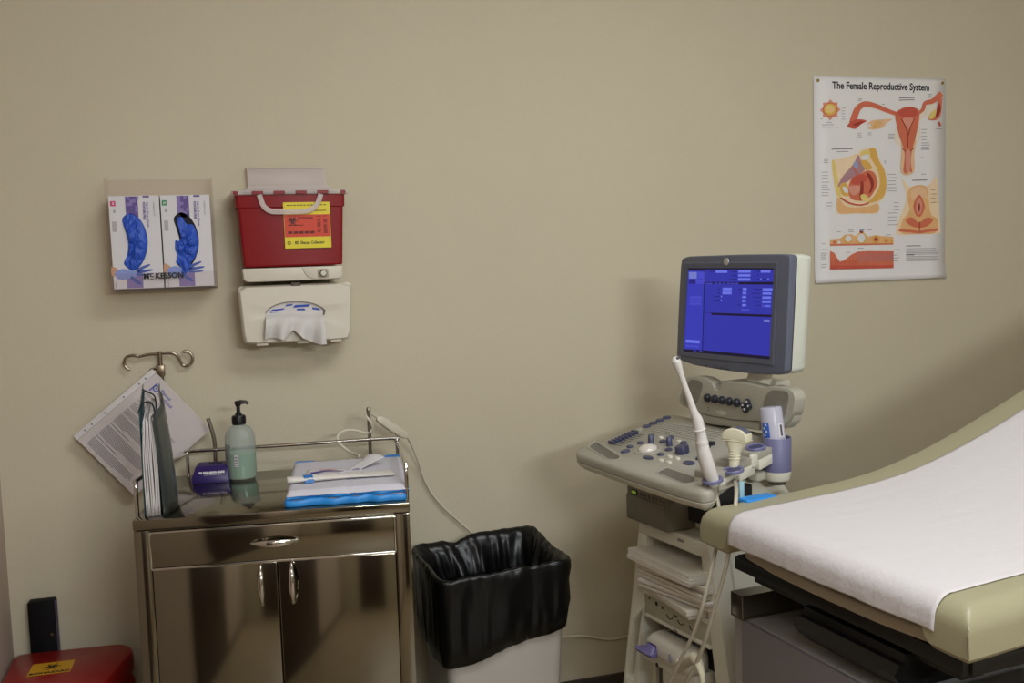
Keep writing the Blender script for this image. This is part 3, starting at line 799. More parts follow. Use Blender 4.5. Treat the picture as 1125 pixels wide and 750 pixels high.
# ------------------------------------------------------------------ pump bottle
bt = thing('pump_bottle', 'clear pump bottle half full of green soap on the cart', 'bottle', tuple(cpt(.186, .375, .8202)), CA)
bclear = clear_mat('frosted bottle', (228, 234, 232), .1, .24, .15)
liq_m = mat('green soap', (140, 184, 146), .15, spec=.5)
r = .0375
MB().lathe([(0, 0), (r*.86, 0), (r*.97, .003), (r, .009), (r, .098), (r*.985, .108), (r*.9, .119), (r*.72, .129), (r*.46, .135), (.0145, .138), (.0145, .144), (0, .144)], 32).build('bottle', bclear, bt)
MB().lathe([(0, .002), (r*.86, .002), (r*.965, .006), (r*.975, .067), (0, .0672)], 32).build('liquid', liq_m, bt)
pm = MB().lathe([(0, .138), (.0165, .138), (.0168, .14), (.0168, .158), (.015, .161), (.008, .162), (.008, .167), (.0048, .168), (.0048, .186), (0, .186)], 24)
for i in range(20):
    a = 2*pi*i/20; pm.box((.0168*cos(a), .0168*sin(a), .149), (.0016, .0016, .017), rot=RZ(a))
pm = pm.build('pump', blackp_m, bt)
nz = MB().lathe([(0, 0), (.006, 0), (.0085, .006), (.0085, .012), (0, .013)], 16, T((0, 0, .184)))
nz.tube([(-.006, 0, .192), (.008, 0, .194), (.02, 0, .1935), (.026, 0, .189)], [.0055, .0055, .0045, .0035], 8)
nz.build('nozzle', blackp_m, pm)
def wrap(b, a0, a1, z0, z1, rr, n=8):
    b.loft([[(rr*cos(radians(a0+(a1-a0)*i/n)), rr*sin(radians(a0+(a1-a0)*i/n)), z) for i in range(n+1)] for z in (z0, z1)], (False, False), closed=False)
lb = MB(); wrap(lb, -108, -92, .036, .066, r+.0004); lb.build('barcode_label', white_m, bt)
lb = MB(); 
for i in range(11):
    if i % 3 != 1: wrap(lb, -106, -95, .0385+i*.0024, .0399+i*.0024, r+.0007, 4)
lb.build('barcode', black_m, bt)
lb = MB(); wrap(lb, -172, -124, .018, .092, r+.0003); lb.build('printed_label', clear_mat('pale label', (206, 214, 212), .1, .3, .3), bt)
lb = MB()
for i in range(12): wrap(lb, -168, -168+(38 if i % 3 else 26), .028+i*.0048, .0298+i*.0048, r+.0006, 5)
for i in range(2): wrap(lb, -128, -124, .082-i*.0, .09, r+.0006, 3)
lb.build('label_print', mat('label grey', (112, 124, 122), .6), bt)

# ------------------------------------------------------------------ underpads and packets
ub_m = mat('blue pad backing', (44, 140, 220), .4, bump=(30, .08))
uw_m = mat('white pad fleece', (206, 204, 214), .85, bump=(60, .1))
def pad(name, label, z0, th, x0, x1, y0, y1, seed, rot, kf=.62):
    t = thing(name, label, 'underpad', tuple(cpt(.458, .20, .8203+z0)), CA+rot, 'folded underpads on the cart')
    # folded pad: blue backing wraps the front edge, fleece on top
    W, D2 = x1-x0, y1-y0
    def fold(u, v, o=0.):
        """cross-section u: bottom front -> rolled front edge -> top back"""
        x = x0+W*v
        wob = .004*noise.noise(Vector((v*5+seed, 0, seed)))+.003*noise.noise(Vector((v*11, 3, seed)))
        return x, wob
    N = 10
    def blue(u, v):
        x, wob = fold(u, v)
        a = -pi/2-u*pi*.72
        h_ = th*kf+wob*1.2
        yy = y0+(.004 if kf < 1 else -.005)+h_*.35*cos(a)+wob*2
        zz = h_/2+h_/2*sin(a)
        k = u
        return (x, yy+.004*k, max(0.0006, zz))
    b = MB().grid(lambda u, v: blue(u, v), 8, 40)
    b.grid(lambda u, v: (x0+W*v, y0+.004+(D2-.006)*u, .0008), 4, 10)
    # blue shows at the back corners where the fold opens
    b.prism([(x0+.004, y1-.012), (x0+.05, y1-.004), (x0+.052, y1+.006), (x0+.01, y1+.010)], th-.004, th-.001)
    b.prism([(x1-.045, y1+.001), (x1-.006, y1-.012), (x1-.002, y1+.006), (x1-.02, y1+.014)], th-.003, th+.001)
    b.build('blue_backing', ub_m, t, solid=.0012, sharp=60)
    def topf(u, v):
        x = x0+W*v; wob = .0012*noise.noise(Vector((v*6, u*5, seed)))+.0006*noise.noise(Vector((v*17, u*14, seed+3)))
        y = y0-.002+(D2+.002)*u+.003*noise.noise(Vector((v*5+seed, 0, seed)))*(1-u)
        ez = min(1, min(u, 1-u, v*.9, (1-v)*.9)/.035)
        crease = -.0012*max(0, 1-abs(v-.5)/.012)-.0009*max(0, 1-abs(u-.42)/.02)
        return (x, y, th*(.42+.58*sqrt(max(0, 1-(1-ez)**2)))+wob+crease)
    w = MB().grid(topf, 40, 48)
    w.grid(lambda u, v: (x0, y0+.006+(D2-.006)*u, .001+th*.42*v), 6, 2); w.grid(lambda u, v: (x1, y0+.006+(D2-.006)*u, .001+th*.42*v), 6, 2)
    w.grid(lambda u, v: (x0+W*u, y1, .001+th*.42*v), 6, 2)
    w.build('fleece', uw_m, t, sharp=70)
    return t
pad('underpad', 'folded blue backed white underpad, bottom of the pair on the cart', 0, .014, -.138, .13, -.168, .165, 2.2, radians(0), 1.35)
pad('underpad', 'folded white underpad topmost on the cart, carrying the wrapped swabs', .0150, .02, -.138, .134, -.170, .165, 5.7, radians(1.2), .75)
PZ = .8203+.0362
def padpt(px, py): return on_axis(px, py, 2, PZ)
wrap_m = clear_mat('crinkled wrapper', (240, 236, 230), .1, .82, .3)
# wrapped swab tube
a, b_ = padpt(315.5, 531), padpt(432, 520)
ln = (b_-a).length
sw = thing('wrapped_swab', 'long swab in a clear wrapper with blue band on the white underpad', 'swab', M=frame(a, (b_-a), Vector((0, 0, 1)).cross(b_-a)))
rings = []
N = 34
for i in range(N+1):
    u = i/N; w = (.0175 if u < .55 else .0175+.014*(u-.55)/.45)*(1 if .02 < u < .98 else .75); hh = .0125*(1-.8*max(0, (u-.2)/.8))+.0012
    rings.append([(u*ln, w*cos(2*pi*k/14)+.0015*noise.noise(Vector((u*16, k, 1))), .0006+hh*.5+hh*.5*sin(2*pi*k/14)+.0018*noise.noise(Vector((u*26, k*1.7, 4)))*(.5+.5*sin(2*pi*k/14))) for k in range(14)])
MB().loft(rings).build('wrapper', wrap_m, sw, sharp=50)
MB().tube([(.006, 0, .006), (ln*.7, 0, .0045), (ln*.85, .001, .003)], [.0045, .003, .002], 8).build('swab_stick', mat('swab stick', (212, 200, 186), .6), sw)
bb_ = MB()
bb_.loft([[(x+.006*((k/12)-.5), .0195*cos(pi*k/12), .0006+.0152*sin(pi*k/12)) for k in range(13)] for x in (.036, .044, .051, .057)], (False, False), closed=False)
bb_.build('blue_band', mat('blue wrapper band', (42, 116, 186), .45), sw)
prm = MB(); rng = random.Random(8)
for i in range(9):
    x = ln*(.64+.022*i); prm.box((x, rng.uniform(-.008, .01), .0086-.004*(i/9)), (.008, .0022, .0003), rot=RZ(rng.uniform(-.5, .7)))
prm.build('wrapper_print', mat('faint teal print', (110, 140, 172), .6), sw)
# printed sachet
c0, c1, c2, c3 = padpt(334, 524), padpt(396, 521), padpt(394, 511), padpt(339, 512)
e1 = (c1-c0); 
sa = thing('packet', 'flat white packet with purple swoosh on the white underpad', 'packet', M=frame(c0+Vector((0, 0, .0004)), e1, (c3-c0)))
SL, SWd = e1.length, .072
MB().grid(lambda u, v: (SL*u, SWd*v, .0012+.001*noise.noise(Vector((u*4, v*4, 2)))), 16, 10).build('sachet', mat('packet white', (214, 210, 216), .45), sa, solid=.001)
z = .0032
MB().sheet(band([(SL*.1, .026), (SL*.22, .034), (SL*.36, .044), (SL*.5, .040), (SL*.66, .034), (SL*.84, .046), (SL*.95, .05)], [.013, .013, .009, .005, .004, .008, .008]), z).build('swoosh', mat('violet print', (60, 50, 150), .5), sa)
MB().sheet(band([(SL*.24, .054), (SL*.4, .056), (SL*.58, .046)], [.004, .003, .002]), z).build('red_line', mat('red print', (196, 70, 50), .5), sa)
# clear probe cover laid across
f0, f1 = padpt(372, 521), padpt(412, 509)
pf = thing('plastic_bag', 'small white wrapper flap standing up behind the wrapped swab', 'wrapper', M=frame(f0+Vector((0, 0, .006)), (f1-f0), Vector((0, 0, 1)).cross(f1-f0)))
FLn = (f1-f0).length
MB().grid(lambda u, v: (FLn*u*1.05, (.004+.03*u)*(v-.5)*1.6, -.0028+.021*max(0, u-.5)*2*(1-.5*abs(v-.5))+.002*noise.noise(Vector((u*7, v*5, 1)))), 18, 12).build('wrapper', mat('white film', (216, 214, 218), .35), pf, solid=.0008)

# ------------------------------------------------------------------ lamp cord with inline switch hung on the rail post
cord_m = mat('ivory cord', (208, 200, 180), .45)
cd = thing('switch_cord', 'ivory cord with inline switch looped over the cart rail', 'cord', (0, 0, 0))
def cw(px, py, y): return on_axis(px, py, 1, y)
pts = [padpt(395, 502)+Vector((0, 0, .004)), cw(384, 496, -.17), cw(373, 487, -.155), cw(371, 479, -.14), cw(379, 473, -.135), cw(392, 473, -.14), cw(402, 476, -.15), cw(409, 471, -.155), cw(407, 463, -.165), cw(402, 457, -.155), cw(404, 453.5, -.13), cw(411, 456, -.115), cw(417, 460, -.11)]
MB().tube(pts, .0036, 8, smooth=5).build('cord', cord_m, cd)
s0, s1 = cw(414, 458.5, -.112), cw(447, 480, -.085)
SM = frame(s0, (s1-s0), Vector((0, 0, 1)))
ls = (s1-s0).length
rings = []
for u, w, h_ in ((0, .004, .004), (.04, .008, .007), (.14, .0105, .009), (.5, .012, .010), (.8, .0115, .0095), (.93, .009, .007), (1., .0045, .0045)):
    rings.append([(u*ls, w*x, h_*y) for x, y in rrect(-1, -1, 1, 1, .45, 3)])
sw_ = MB().loft(rings, M=SM).build('switch', cord_m, cd)
MB().box((ls*.62, .0105, .0015), (.02, .004, .008), SM, bev=.0015).build('slider', cord_m, sw_)
tail = [s1]+[cw(x, y, yy) for x, y, yy in ((452, 489, -.055), (459, 506, -.03), (465, 524, -.016), (474, 541, -.012), (488, 558, -.012), (505, 573, -.012), (522, 588, -.014), (540, 604, -.016))]
MB().tube(tail, .0028, 8, smooth=5).build('cord', cord_m, cd)
# cord from wall to the ultrasound machine
wc = [cw(x, y, -.016) for x, y in ((596, 704), (620, 699.5), (632, 698.5), (645, 698.5), (657, 700.5), (668, 702), (679, 701), (690, 698.5), (712, 697))]
tag(MB().tube(wc, .0036, 8, smooth=5).build('power_cord', cord_m, None), 'white power cord running along the wall above the baseboard', 'cord')

# ================================================================== waste bin with black liner
wb = thing('waste_bin', 'white plastic waste bin standing between the steel cart and the ultrasound machine', 'waste bin', (.697, -.214, 0), radians(2.5))
bw_m = mat('white bin plastic', (186, 180, 172), .45, bump=(30, .03))
def rr3(hx, hy, r, z, k=4): return [(x, y, z) for x, y in rrect(-hx, -hy, hx, hy, r, k)]
MB().loft([rr3(.142, .115, .03, 0), rr3(.144, .117, .03, .01), rr3(.170, .137, .03, .53), rr3(.174, .141, .032, .53), rr3(.174, .141, .032, .545), rr3(.171, .138, .03, .545), rr3(.142, .115, .028, .02)], (True, True)).build('bin', bw_m, wb)
bag_m = mat('black bin liner', (8, 8, 9), .3, spec=.34, bump=(9, .22))
K = 22
def bring(hx, hy, r, z, amp, seed, zamp=0., n=None):
    out = []
    pts = rrect(-hx, -hy, hx, hy, r, 6)
    # resample evenly
    P = [Vector(p) for p in pts]+[Vector(pts[0])]
    L = [0]
    for a, b in zip(P[:-1], P[1:]): L.append(L[-1]+(b-a).length)
    M_ = 220
    for i in range(M_):
        t = L[-1]*i/M_; j = max(k for k in range(len(L)) if L[k] <= t+1e-9); j = min(j, len(P)-2)
        f = (t-L[j])/max(1e-9, L[j+1]-L[j]); p = P[j].lerp(P[j+1], f)
        nrm = Vector((p.x/hx**2, p.y/hy**2)).normalized()
        a = 2*pi*i/M_
        s = Vector((cos(a)*1.6, sin(a)*1.6, seed))
        d = amp*.55*(1-2.4*abs(noise.noise(Vector((cos(a)*6+z*5, sin(a)*6-z*7, seed*.3+z*4)))))+amp*(noise.noise(s*1.3)+.6*noise.noise(s*3.1+Vector((0, 0, z*6)))+.35*(1-2*abs(noise.noise(s*5.3+Vector((z*9, 0, 2))))))
        zz = zamp*(noise.noise(s*1.7+Vector((3, 1, 0)))+.5*noise.noise(s*4.2)+.6*noise.noise(s*9.))
        out.append((p.x+nrm.x*d, p.y+nrm.y*d, z+zz))
    return out
def hem(ring_):
    """the liner hangs lower at the front left, higher at the right"""
    return [(x, y, z+.03*(x/.18)+(.012 if y > 0 else 0)-.012*max(0, 1-abs(x+.1)/.1)) for x, y, z in ring_]
def rim(ring_):
    """rim sags at the front and is pulled up at the back right"""
    out = []
    for x, y, z in ring_:
        out.append((x, y, z+.012*max(0, y/.14)*(1+.8*x/.18)-.010*max(0, -y/.14)*(.3-.7*x/.18)-.014*max(0, 1-abs(x+.055)/.04)*(1 if y > 0 else 0)))
    return out
rings = [hem(bring(.168, .137, .03, .349, .003, 1, .004)), hem(bring(.172, .142, .032, .352, .006, 1, .004)), hem(bring(.176, .147, .034, .40, .008, 2)), bring(.179, .149, .035, .45, .007, 3), bring(.181, .151, .035, .50, .006, 4),
         rim(bring(.183, .152, .034, .535, .004, 5, .002)), rim(bring(.184, .153, .034, .553, .003, 6, .003)), rim(bring(.180, .149, .034, .562, .003, 6, .004)), rim(bring(.173, .142, .034, .560, .005, 6, .004)),
         rim(bring(.162, .131, .034, .548, .006, 7, .003)), rim(bring(.152, .121, .034, .53, .011, 7.5)), bring(.142, .112, .034, .50, .014, 8), bring(.134, .104, .034, .45, .018, 9), bring(.122, .094, .03, .39, .018, 10), bring(.11, .08, .03, .33, .018, 11), bring(.06, .04, .03, .30, .01, 12)]
bag = MB().loft(rings, (False, True)).build('bin_liner', bag_m, None, sharp=180)
bag.location = wb.location; bag.rotation_euler = wb.rotation_euler
tag(bag, 'black plastic bag folded over the rim of the white waste bin', 'bin liner')

# ================================================================== red biohazard bin
rbn = thing('biohazard_bin', 'red lidded bin with yellow biohazard label in the corner', 'bin', (-.366, -.185, 0))
redb_m = mat('red bin plastic', (150, 24, 22), .32, bump=(50, .03))
redbag_m = mat('red bag', (150, 22, 24), .3, bump=(25, .2))
lidp = rpoly([(-.142, .135), (.128, .110), (.150, .05), (.095, -.145), (-.142, -.145)], [.03, .03, .05, .05, .03], 5)
def sc2(P, s, dx=0, dy=0): return [(x*s+dx, y*s+dy) for x, y in P]
def at_z(P, z): return [(x, y, z) for x, y in P]
MB().loft([at_z(sc2(lidp, .96), .352), at_z(lidp, .356), at_z(lidp, .386), at_z(sc2(lidp, .985), .396), at_z(sc2(lidp, .95), .4)], (True, True)).build('lid', redb_m, rbn)
MB().loft([at_z(sc2(lidp, .78), .0), at_z(sc2(lidp, .8), .01), at_z(sc2(lidp, .9), .352)]).build('bin', redb_m, rbn)
rg = []
for i in range(13):
    z = .351-.1*i/12; k = sin(pi*min(1, (i+.6)/12.6))**.6
    rg.append([(x*(.90+.09*k)+.01*k*noise.noise(Vector((x*30, y*30, z*30))), y*(.90+.09*k)+.01*k*noise.noise(Vector((x*30, y*30, 7+z*30))), z) for x, y in lidp])
MB().loft(rg, (False, False)).build('bag', redbag_m, rbn, sharp=180)
Q = [on_axis(x, y, 2, .4003) for x, y in ((29, 743.5), (77, 737.5), (90, 723), (43, 729))]
LFm = frame(Q[0]-Vector((-.366, -.185, 0)), (Q[1]-Q[0]), (Q[3]-Q[0])); lw_, lh_ = (Q[1]-Q[0]).length, (Q[3]-Q[0]).length*.97
lby_m = mat('amber label', (214, 160, 24), .5)
lab = MB().sheet([(0, 0), (lw_, 0), (lw_, lh_), (0, lh_)], .0002, LFm).build('label', lby_m, rbn)
bz = MB(); biohazard(bz, lw_*.5, lh_*.6, lh_*.30, .0007, 0)
for v in bz.bm.verts: v.co = LFm @ v.co
bz.build('biohazard_symbol', black_m, lab)
lettering('lettering', 'BIOHAZARD', lh_*.20, LFm @ T((lw_*.5, lh_*.14, .0008)), black_m, lab, bold=.0005, xs=1.05)
# black box standing against the wall behind it
bk = thing('black_box', 'tall narrow black box standing against the wall behind the red bin', 'box', (-.44, -.024, 0), radians(-3))
MB().box((0, 0, .262), (.062, .036, .523), bev=.002).build('case', mat('matte black', (10, 9, 11), .6, spec=.15), bk)
MB().box((.0318, .004, .262), (.0012, .028, .515)).build('edge_strip', mat('dull purple', (64, 48, 92), .5), bk)
MB().lathe([(0, 0), (.004, 0), (.003, .002), (0, .0025)], 12, T((.022, -.0185, .437)) @ RX(pi/2)).build('screw', mat('brass screw', (150, 124, 84), .4, 1.), bk)
# ================================================================== ultrasound machine
UO = on_axis(640, 497, 2, .845); _f = on_axis(787, 542, 2, .845)
UE = (_f-UO); UE.z = 0; UE.normalize(); UD = Vector((-UE.y, UE.x, 0))
UA = atan2(UE.y, UE.x)
MU = T((UO.x, UO.y, 0)) @ RZ(UA); MUI = MU.inverted()
TAU = radians(10)
def bpt(px, py, b):
    """where a sight line meets the machine's upright plane at depth b: local (a, b, z)"""
    return MUI @ on_plane(px, py, MU @ Vector((0, b, 0)), UD)
def az(px, py, b): p = bpt(px, py, b); return (p.x, p.z)
PMX = T((0, 0, .845)) @ RX(TAU)                     # control panel frame: x across, y to the back, z out of the panel
PMI = PMX.inverted()
_pn = (MU.to_3x3() @ PMX.to_3x3() @ Vector((0, 0, 1)))
def pn(px, py, h=0.):
    p = PMI @ (MUI @ on_plane(px, py, MU @ PMX @ Vector((0, 0, h)), _pn)); return (p.x, p.y)
um_grey = mat('panel grey', (168, 164, 150), .42)
um_dgrey = mat('grille grey', (128, 124, 112), .6, bump=(220, .2))
um_cream = mat('machine cream', (222, 219, 203), .42)
um_white = mat('machine white', (200, 197, 184), .4)
um_slate = mat('slate plastic', (92, 96, 112), .42)
um_blue = mat('slate blue button', (70, 72, 100), .38)
um_lav = mat('lavender plastic', (112, 112, 148), .42)
um_dark = mat('dark recess', (40, 40, 42), .6)
us = thing('ultrasound_machine', 'grey and cream ultrasound machine with blue screen and keyboard panel', 'ultrasound machine', (UO.x, UO.y, 0), UA)

# ---- control panel
out = [(-.072, .345), (-.058, .20), (-.052, .07), (-.05, .012), (-.02, -.012), (.12, -.016), (.28, -.022), (.44, -.022), (.51, -.016), (.522, .004), (.505, .030), (.485, .042), (.455, .10), (.425, .19), (.40, .25), (.385, .345)]
out = rpoly(out, [.02, .05, .03, .03, .03, .1, .1, .1, .03, .025, .015, .015, .05, .05, .04, .02], 4)
def inset(P, d):
    cx = sum(p[0] for p in P)/len(P); cy = sum(p[1] for p in P)/len(P)
    r = []
    n = len(P)
    for i in range(n):
        a, b, c = Vector(P[i-1]), Vector(P[i]), Vector(P[(i+1) % n]); t = (c-a)
        if t.length < 1e-9: r.append(P[i]); continue
        t.normalize(); nn = Vector((-t.y, t.x)); 
        r.append((b.x+nn.x*d, b.y+nn.y*d))
    return r
if sum((out[i][0]*out[(i+1) % len(out)][1]-out[(i+1) % len(out)][0]*out[i][1]) for i in range(len(out))) < 0: out = out[::-1]
Z3 = lambda P, z: [(x, y, z) for x, y in P]
cp = MB()
cp.loft([Z3(inset(out, .004), -.026), Z3(out, -.023), Z3(out, -.010), Z3(inset(out, .003), -.004), Z3(inset(out, .009), 0.)], (True, True), PMX)
cp = cp.build('control_panel', um_grey, us, sharp=50)
MB().loft([Z3(inset(out, .03), -.05), Z3(inset(out, .012), -.046), Z3(inset(out, .003), -.036), Z3(inset(out, -.001), -.0262), Z3(inset(out, .004), -.026)], (True, True), PMX).build('lower_shell', um_cream, cp, sharp=50)
# finger grips: sunk pockets with a raised rounded lip
pock_m = mat('grip pocket', (112, 108, 98), .55)
for q in ([(645, 491), (655, 484), (683, 501), (680, 505), (668, 505)], [(720, 519), (733, 513), (769, 525), (765, 530), (752, 532)]):
    P = rpoly([pn(*p) for p in q], .012, 4)
    if sum((P[i][0]*P[(i+1) % len(P)][1]-P[(i+1) % len(P)][0]*P[i][1]) for i in range(len(P))) < 0: P = P[::-1]
    g = MB().loft([Z3(inset(P, -.003), .0004), Z3(inset(P, -.001), .0022), Z3(inset(P, .002), .0018), Z3(inset(P, .004), .0004)], (False, True), PMX, mi=1)
    for f in g.bm.faces: f.material_index = 1 if len(f.verts) > 4 else 0
    g.build('grip', [um_grey, pock_m], cp)
def oval_key(px, py, rx, ry, m, name='key', h=.004, rot=0.):
    a, v = pn(px, py)
    M = PMX @ T((a, v, 0)) @ RZ(rot)
    return MB().lathe([(1, 0), (1, h*.6/1), (.86, h), (0, h*1.1)], 18, M @ Matrix.Diagonal((rx, ry, 1, 1)), caps=(False, False)).build(name, m, cp)
for x, y, rx, ry in ((710.5, 468.5, .0135, .011), (717.5, 465.2, .0135, .011), (725, 462, .0135, .011), (732.5, 459, .0135, .011)): oval_key(x, y, rx, ry, um_blue)
oval_key(702, 472.5, .012, .008, um_grey)
for x, y, rx, ry in ((687, 496, .011, .013), (692, 491, .010, .008), (703.5, 486.8, .011, .008), (712, 503, .019, .009), (726, 499.5, .011, .008), (734.5, 494.3, .011, .009), (729, 485.5, .013, .01), (751, 486.8, .011, .008), (737, 481, .011, .008), (757, 509, .018, .011), (769.5, 504, .014, .01)): oval_key(x, y, rx, ry, um_blue)
for x, y in ((726.5, 506), (735, 508.2), (736, 502), (744.5, 504), (726, 481), (746, 485.2), (776, 492)): oval_key(x, y, .0085, .0055, um_cream)
a, v = pn(712, 494.5)
MB().lathe([(.036, 0), (.035, .003), (.030, .0045), (.026, .003)], 32, PMX @ T((a, v, 0)), caps=(True, False)).build('trackball_ring', um_grey, cp)
MB().lathe([(.025, .002), (.0242, .006), (.0205, .0105), (.013, .0138), (.005, .0152), (0, .0154)], 28, PMX @ T((a, v, 0)), caps=(True, False)).build('trackball', mat('ivory ball', (224, 216, 206), .12, coat=.4), cp)
a, v = pn(750, 497.5)
kn = MB().lathe([(0, 0), (.016, 0), (.0168, .003), (.0156, .016), (.0136, .019), (0, .019)], 20, PMX @ T((a, v, 0)))
for i in range(10):
    t = 2*pi*i/10; kn.box((.0158*cos(t), .0158*sin(t), .0095), (.0035, .004, .016), PMX @ T((a, v, 0)), bev=.001, rot=RZ(t))
kn.build('knob', um_blue, cp)
for x, y in ((715.5, 487), (735.5, 489.5), (771, 494)):
    a, v = pn(x, y)
    MB().loft([[(p[0], p[1]+d, z) for p in rrect(-w, -.007, w, .007, .004, 3)] for z, w, d in ((0, .0085, 0), (.012, .0065, .001), (.022, .0045, .003), (.0235, .003, .003))], (True, True), PMX @ T((a, v, 0)) @ RZ(-.3)).build('paddle', um_blue, cp)
for i in range(8):
    t = i/7; px, py = 672.5+25*t, 487.5-11.5*t; a, v = pn(px, py)
    MB().box((0, 0, .004), (.024, .0075, .009), PMX @ T((a, v, 0)) @ RZ(.12), bev=.0015).build('slider', um_blue, cp)
sl = MB()
for i in range(8):
    t = i/7; a, v = pn(672.5+25*t, 488-11.5*t); sl.box((0.012, 0, .0004), (.05, .0018, .0006), PMX @ T((a, v, 0)) @ RZ(.12))
sl.build('slider_track', um_dark, cp)
# keyboard: rows of little keys in one block
kbd = MB(); c00, c10, c01, c11 = (Vector((*pn(*p), 0)) for p in ((716, 473.5), (779, 488), (733, 463.5), (800, 474.5)))
for i in range(20):
    for j in range(6):
        u, w = (i+.5+.25*(j % 2))/20.5, (j+.5)/6
        p = c00.lerp(c10, u).lerp(c01.lerp(c11, u), w)
        kbd.box((p.x, p.y, .0011), (.0108, .0086, .0022), PMX, bev=.001, seg=1)
kbd.build('keyboard', mat('key grey', (164, 160, 148), .45), cp)
strip = MB(); 
for i in range(14):
    p = Vector((*pn(713, 476), 0)).lerp(Vector((*pn(778, 490), 0)), (i+.5)/14); strip.box((p.x, p.y, .0006), (.012, .005, .0012), PMX, bev=.0006, seg=1)
strip.build('function_keys', mat('key grey', (158, 154, 142)), cp)
for x, y in ((777, 491.5), (782, 488.5), (772, 497)):
    a, v = pn(x, y); MB().lathe([(.009, 0), (.009, .006), (.006, .008), (0, .008)], 14, PMX @ T((a, v, 0)), caps=(False, False)).build('knob', um_dark, cp)

# ---- probe holders along the right side
HF = frame(MU @ Vector((.505, .02, .845)), MU.to_3x3() @ Vector((-.1, .305, 0)), (0, 0, 1))
HFI = HF.inverted(); _hn = HF.to_3x3() @ Vector((0, 0, 1)); MUF = MU.inverted() @ HF
def hp(px, py, o=0.):
    p = HFI @ on_plane(px, py, HF @ Vector((0, 0, o)), _hn); return (p.x, p.y)
BL = [((789.3, 519.5), (808, 514), (808, 520.6), (789.3, 528), (808, 533), (789.8, 539.5)),
      ((812.2, 508), (829.5, 502), (829.5, 509), (812.2, 516.5), (829.3, 520.3), (812.8, 528.8)),
      ((833.7, 497.3), (854.2, 488.2), (854.2, 495.4), (833.7, 505.2), (853.5, 506), (834.2, 516.6))]
for tl_, tr_, mr_, ml_, br_, bl2_ in BL:
    ph = MB().prism(rpoly([hp(*tl_), hp(*tr_), hp(*mr_), hp(*ml_)], [.004, .006, .001, .001], 3), -.062, 0, 'xy', MUF, bev=.0035, seg=3).build('probe_holder', um_grey, cp)
    MB().prism(rpoly([hp(*ml_), hp(*mr_), hp(*br_), hp(*bl2_)], [.001, .001, .004, .004], 3), -.062, .0005, 'xy', MUF, bev=.0025).build('holder_base', um_cream, ph)
HOL = [(783, 528.5), (806, 517.5), (830.5, 492.5)]
for k, (x, y) in enumerate(HOL):
    a, v = pn(x, y, .011)
    M = PMX @ T((a, v, .011))
    rr = .021
    MB().lathe([(rr*.78, .0045), (rr, .0065), (rr*1.1, .0045), (rr*1.1, -.001), (rr*.78, -.001), (rr*.78, .0045)], 28, M, caps=(False, False)).build('holder_ring', um_lav, cp)
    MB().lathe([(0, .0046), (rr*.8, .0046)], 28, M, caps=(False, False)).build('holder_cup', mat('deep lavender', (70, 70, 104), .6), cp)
for x0, y0, x1, y1 in ((783.7, 522, 789.0, 536.5), (806.6, 509.5, 812.0, 524.5), (826.9, 498, 832.8, 513)):
    p0_, p1_ = hp(x0, y1, .003), hp(x1, y0, .003)
    MB().prism(rrect(p0_[0], p0_[1]-.002, p1_[0], p1_[1], .0052, 4), -.006, .003, 'xy', MUF, bev=.0015).build('cable_gate', um_cream, cp)
# gel bottle cup
gc = bpt(856.5, 500, .215); GX, GB = .435, None
gcp = MUI @ on_plane(853.5, 497, MU @ Vector((.412, 0, 0)), UE)
ga, gb, gz = gcp.x, gcp.y, gcp.z
MBc = T((ga, gb, gz))
cup = MB().lathe([(.028, -.044), (.0325, -.042), (.0335, .036), (.0325, .0375), (.0305, .036), (.029, -.02), (0, -.02)], 32, MBc, caps=(True, False)).build('bottle_cup', um_lav, us, sharp=50)
MB().lathe([(0, -.070), (.020, -.069), (.029, -.063), (.0325, -.050), (.0325, -.0425), (0, -.0425)], 32, MBc).build('cup_base', um_cream, cup)
MB().lathe([(0, -.074), (.019, -.074), (.020, -.0695), (0, -.0695)], 24, MBc).build('cup_foot', um_dark, cup)
MB().box((ga-.02, gb-.035, gz-.052), (.03, .06, .022), bev=.006, seg=3, rot=RZ(.3)).build('cup_arm', um_cream, cup)

# ---- speaker and knob module behind the panel
sb_ = .30
def crop(X, Y): return (740+X/7.5, 400+Y/7.5)
mod = [(42, 290), (58, 225), (82, 150), (120, 104), (190, 100), (255, 112), (305, 140), (328, 175), (340, 212), (372, 214), (386, 160), (408, 138), (560, 146), (700, 176), (745, 190), (800, 178), (930, 196), (985, 225), (1003, 280), (985, 400), (945, 470), (905, 520), (860, 505), (700, 470), (480, 456), (280, 420), (160, 385), (60, 335)]
modp = rpoly([az(*crop(*p), sb_) for p in mod], .006, 2)
sm = MB().prism(modp, sb_, sb_+.034, 'xz', bev=.006, seg=3)
sm = sm.build('speaker_module', um_grey, us)
cap = [(890, 524), (950, 470), (985, 400), (1000, 290), (996, 238), (1022, 236), (1028, 300), (1050, 340), (1056, 400), (1030, 470), (975, 522)]
MB().prism(rpoly([az(*crop(*p), sb_+.03) for p in cap], .008, 3), sb_+.010, sb_+.036, 'xz', bev=.009, seg=3).build('end_cap', um_white, sm)
for P in ([(82, 250), (105, 165), (150, 122), (215, 132), (245, 160), (232, 215), (200, 300), (160, 360), (110, 335), (75, 300)], [(745, 300), (775, 240), (812, 210), (900, 216), (950, 232), (955, 270), (925, 400), (900, 470), (760, 440), (740, 380)]):
    MB().prism(rpoly([az(*crop(*p), sb_) for p in P], .008, 3), sb_-.0016, sb_+.002, 'xz', bev=.0007, seg=1).build('speaker_grille', um_dgrey, sm)
